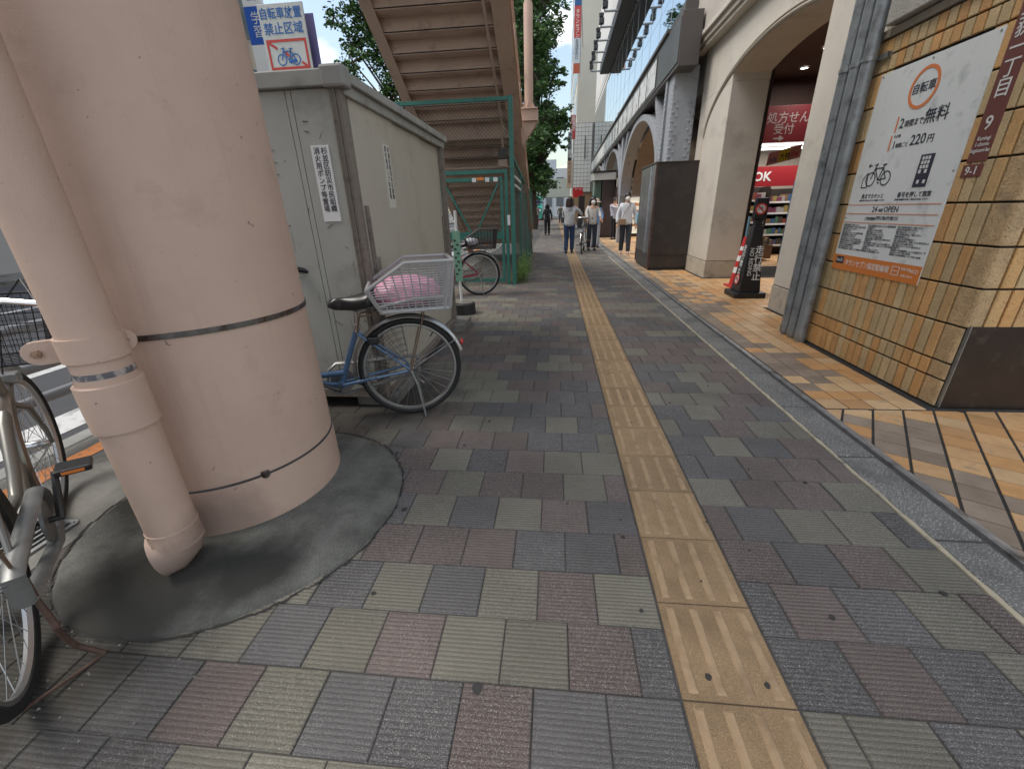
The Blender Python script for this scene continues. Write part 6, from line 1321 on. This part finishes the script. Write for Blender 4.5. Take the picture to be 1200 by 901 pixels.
for i, (y0, y1, z1, c, l) in enumerate(((11.5, 24.7, 17, (.52, .44, .33), 'beige tiled building across the road seen beside the round column'), (-14, 11, 12, (.45, .43, .40), 'grey building across the road hidden behind the round column'))):
    b = thing('street_building', l, 'building', (-15, y0, 0)); MB().box(-28, -15, y0, y1, 0, z1).build('wall', mat('across_%d' % i, c, .85, noise=.05, nscale=1), b); windows(b, -15, y0, y1, 2.5, z1, 2.6, 3, PANE)
VS = thing('projecting_sign', 'white and blue projecting sign on the beige building above the shed', 'sign', (-14.5, 23, 6)); MB().box(-14.35, -13.45, 22.9, 23.1, 8.75, 10.15).build('blue_panel', mat('sign_blue', (.02, .10, .45), .5), VS); MB().box(-14.35, -13.45, 22.9, 23.1, 6.0, 8.74).build('white_panel', WHITE, VS); MB().box(-14.35, -13.45, 22.9, 23.1, 10.16, 12.5).build('white_panel', WHITE, VS)
MB().box(-15, -14.3, 22.98, 23.02, 9.0, 9.1).build('bracket', STEEL, VS); txt('学習', .5, (-14.10, 22.89, 9.55), '-y', WP, VS, vertical=True); txt('歯', .55, (-14.15, 22.89, 10.4), '-y', BLUEP, VS)
def vehicle(label, cat, x, y, L, W, H, m, van=True, rz=0):
    t = thing('parked_'+cat.replace(' ', '_'), label, cat, (x, y, -.12)); hw = W/2
    prof_ = [(0, .35), (0, .95*H*.55), (.12*L*.5, H*.62), (.10*L+.35, H*.97), (.16*L+.4, H), (L-.15, H), (L, H*.9), (L, .35)] if van else [(0, .35), (0, H*.55), (.22*L, H*.62), (.36*L, H), (.75*L, H), (.92*L, H*.62), (L, H*.58), (L, .35)]
    MB().prism(prof_, -hw, hw, 'x').xform(Matrix.Translation((x, y, -.12))).build('body', m, t, bevel=.06)
    MB().box(x-hw*.82, x+hw*.82, y+L-.01, y+L+.015, H*.55-.12, H*.85-.12).build('rear_window', PANE, t); MB().box(x-hw*.82, x+hw*.82, y-.015+.0, y+.01+.0, H*.30, H*.5).build('grille', DARK, t)
    MB().box(x-hw*.8, x+hw*.8, y+.10*L*.5-.05, y+.10*L*.5+.12, H*.62-.1, H*.90-.12).build('windscreen', PANE, t)
    for s in (-1, 1):
        MB().box(x+s*hw-.012, x+s*hw+.012, y+.3*L, y+.85*L, H*.62-.12, H*.88-.12).build('side_window', PANE, t)
        for yy_ in (.18, .8):
            wl = MB().lathe([(0, -.1), (.30, -.1), (.32, -.06), (.32, .06), (.30, .1), (0, .1)], 20, (x+s*(hw-.08), y+L*yy_, .20), 'x').build('wheel', BLACK, t, smooth=True, angle=.5); MB().lathe([(0, s*.105), (.18, s*.105), (.18, s*.10)], 16, (x+s*(hw-.08), y+L*yy_, .20), 'x').build('hubcap', STEEL, wl)
        MB().box(x+s*hw*.75-.12, x+s*hw*.75+.12, y-.02, y+.02, H*.34, H*.44).build('headlight', WHITE, t); MB().box(x+s*hw*.88-.07, x+s*hw*.88+.07, y+L-.02, y+L+.02, H*.30, H*.5).build('tail_light', REDP, t)
    return t
vehicle('silver white van parked at the kerb beyond the tree trunks', 'van', -4.2, 33, 4.4, 1.7, 1.95, mat('van_white', (.50, .53, .56), .3, coat=.5))
vehicle('dark grey car in the road behind the tree trunks', 'car', -5.0, 26, 4.2, 1.7, 1.45, mat('car_dark', (.05, .055, .06), .3, coat=.5), van=False)
vehicle('pale grey van farther along the road', 'van', -4.6, 44, 4.6, 1.75, 2.0, mat('van_grey', (.35, .38, .40), .3, coat=.5))
vehicle('teal green bus far down the road beneath the cross bridge', 'bus', -2.8, 56, 9, 2.4, 3.0, mat('bus_teal', (.02, .33, .27), .4, coat=.3))
MB().box(-13, 60, -40, 200, -.01, 0)
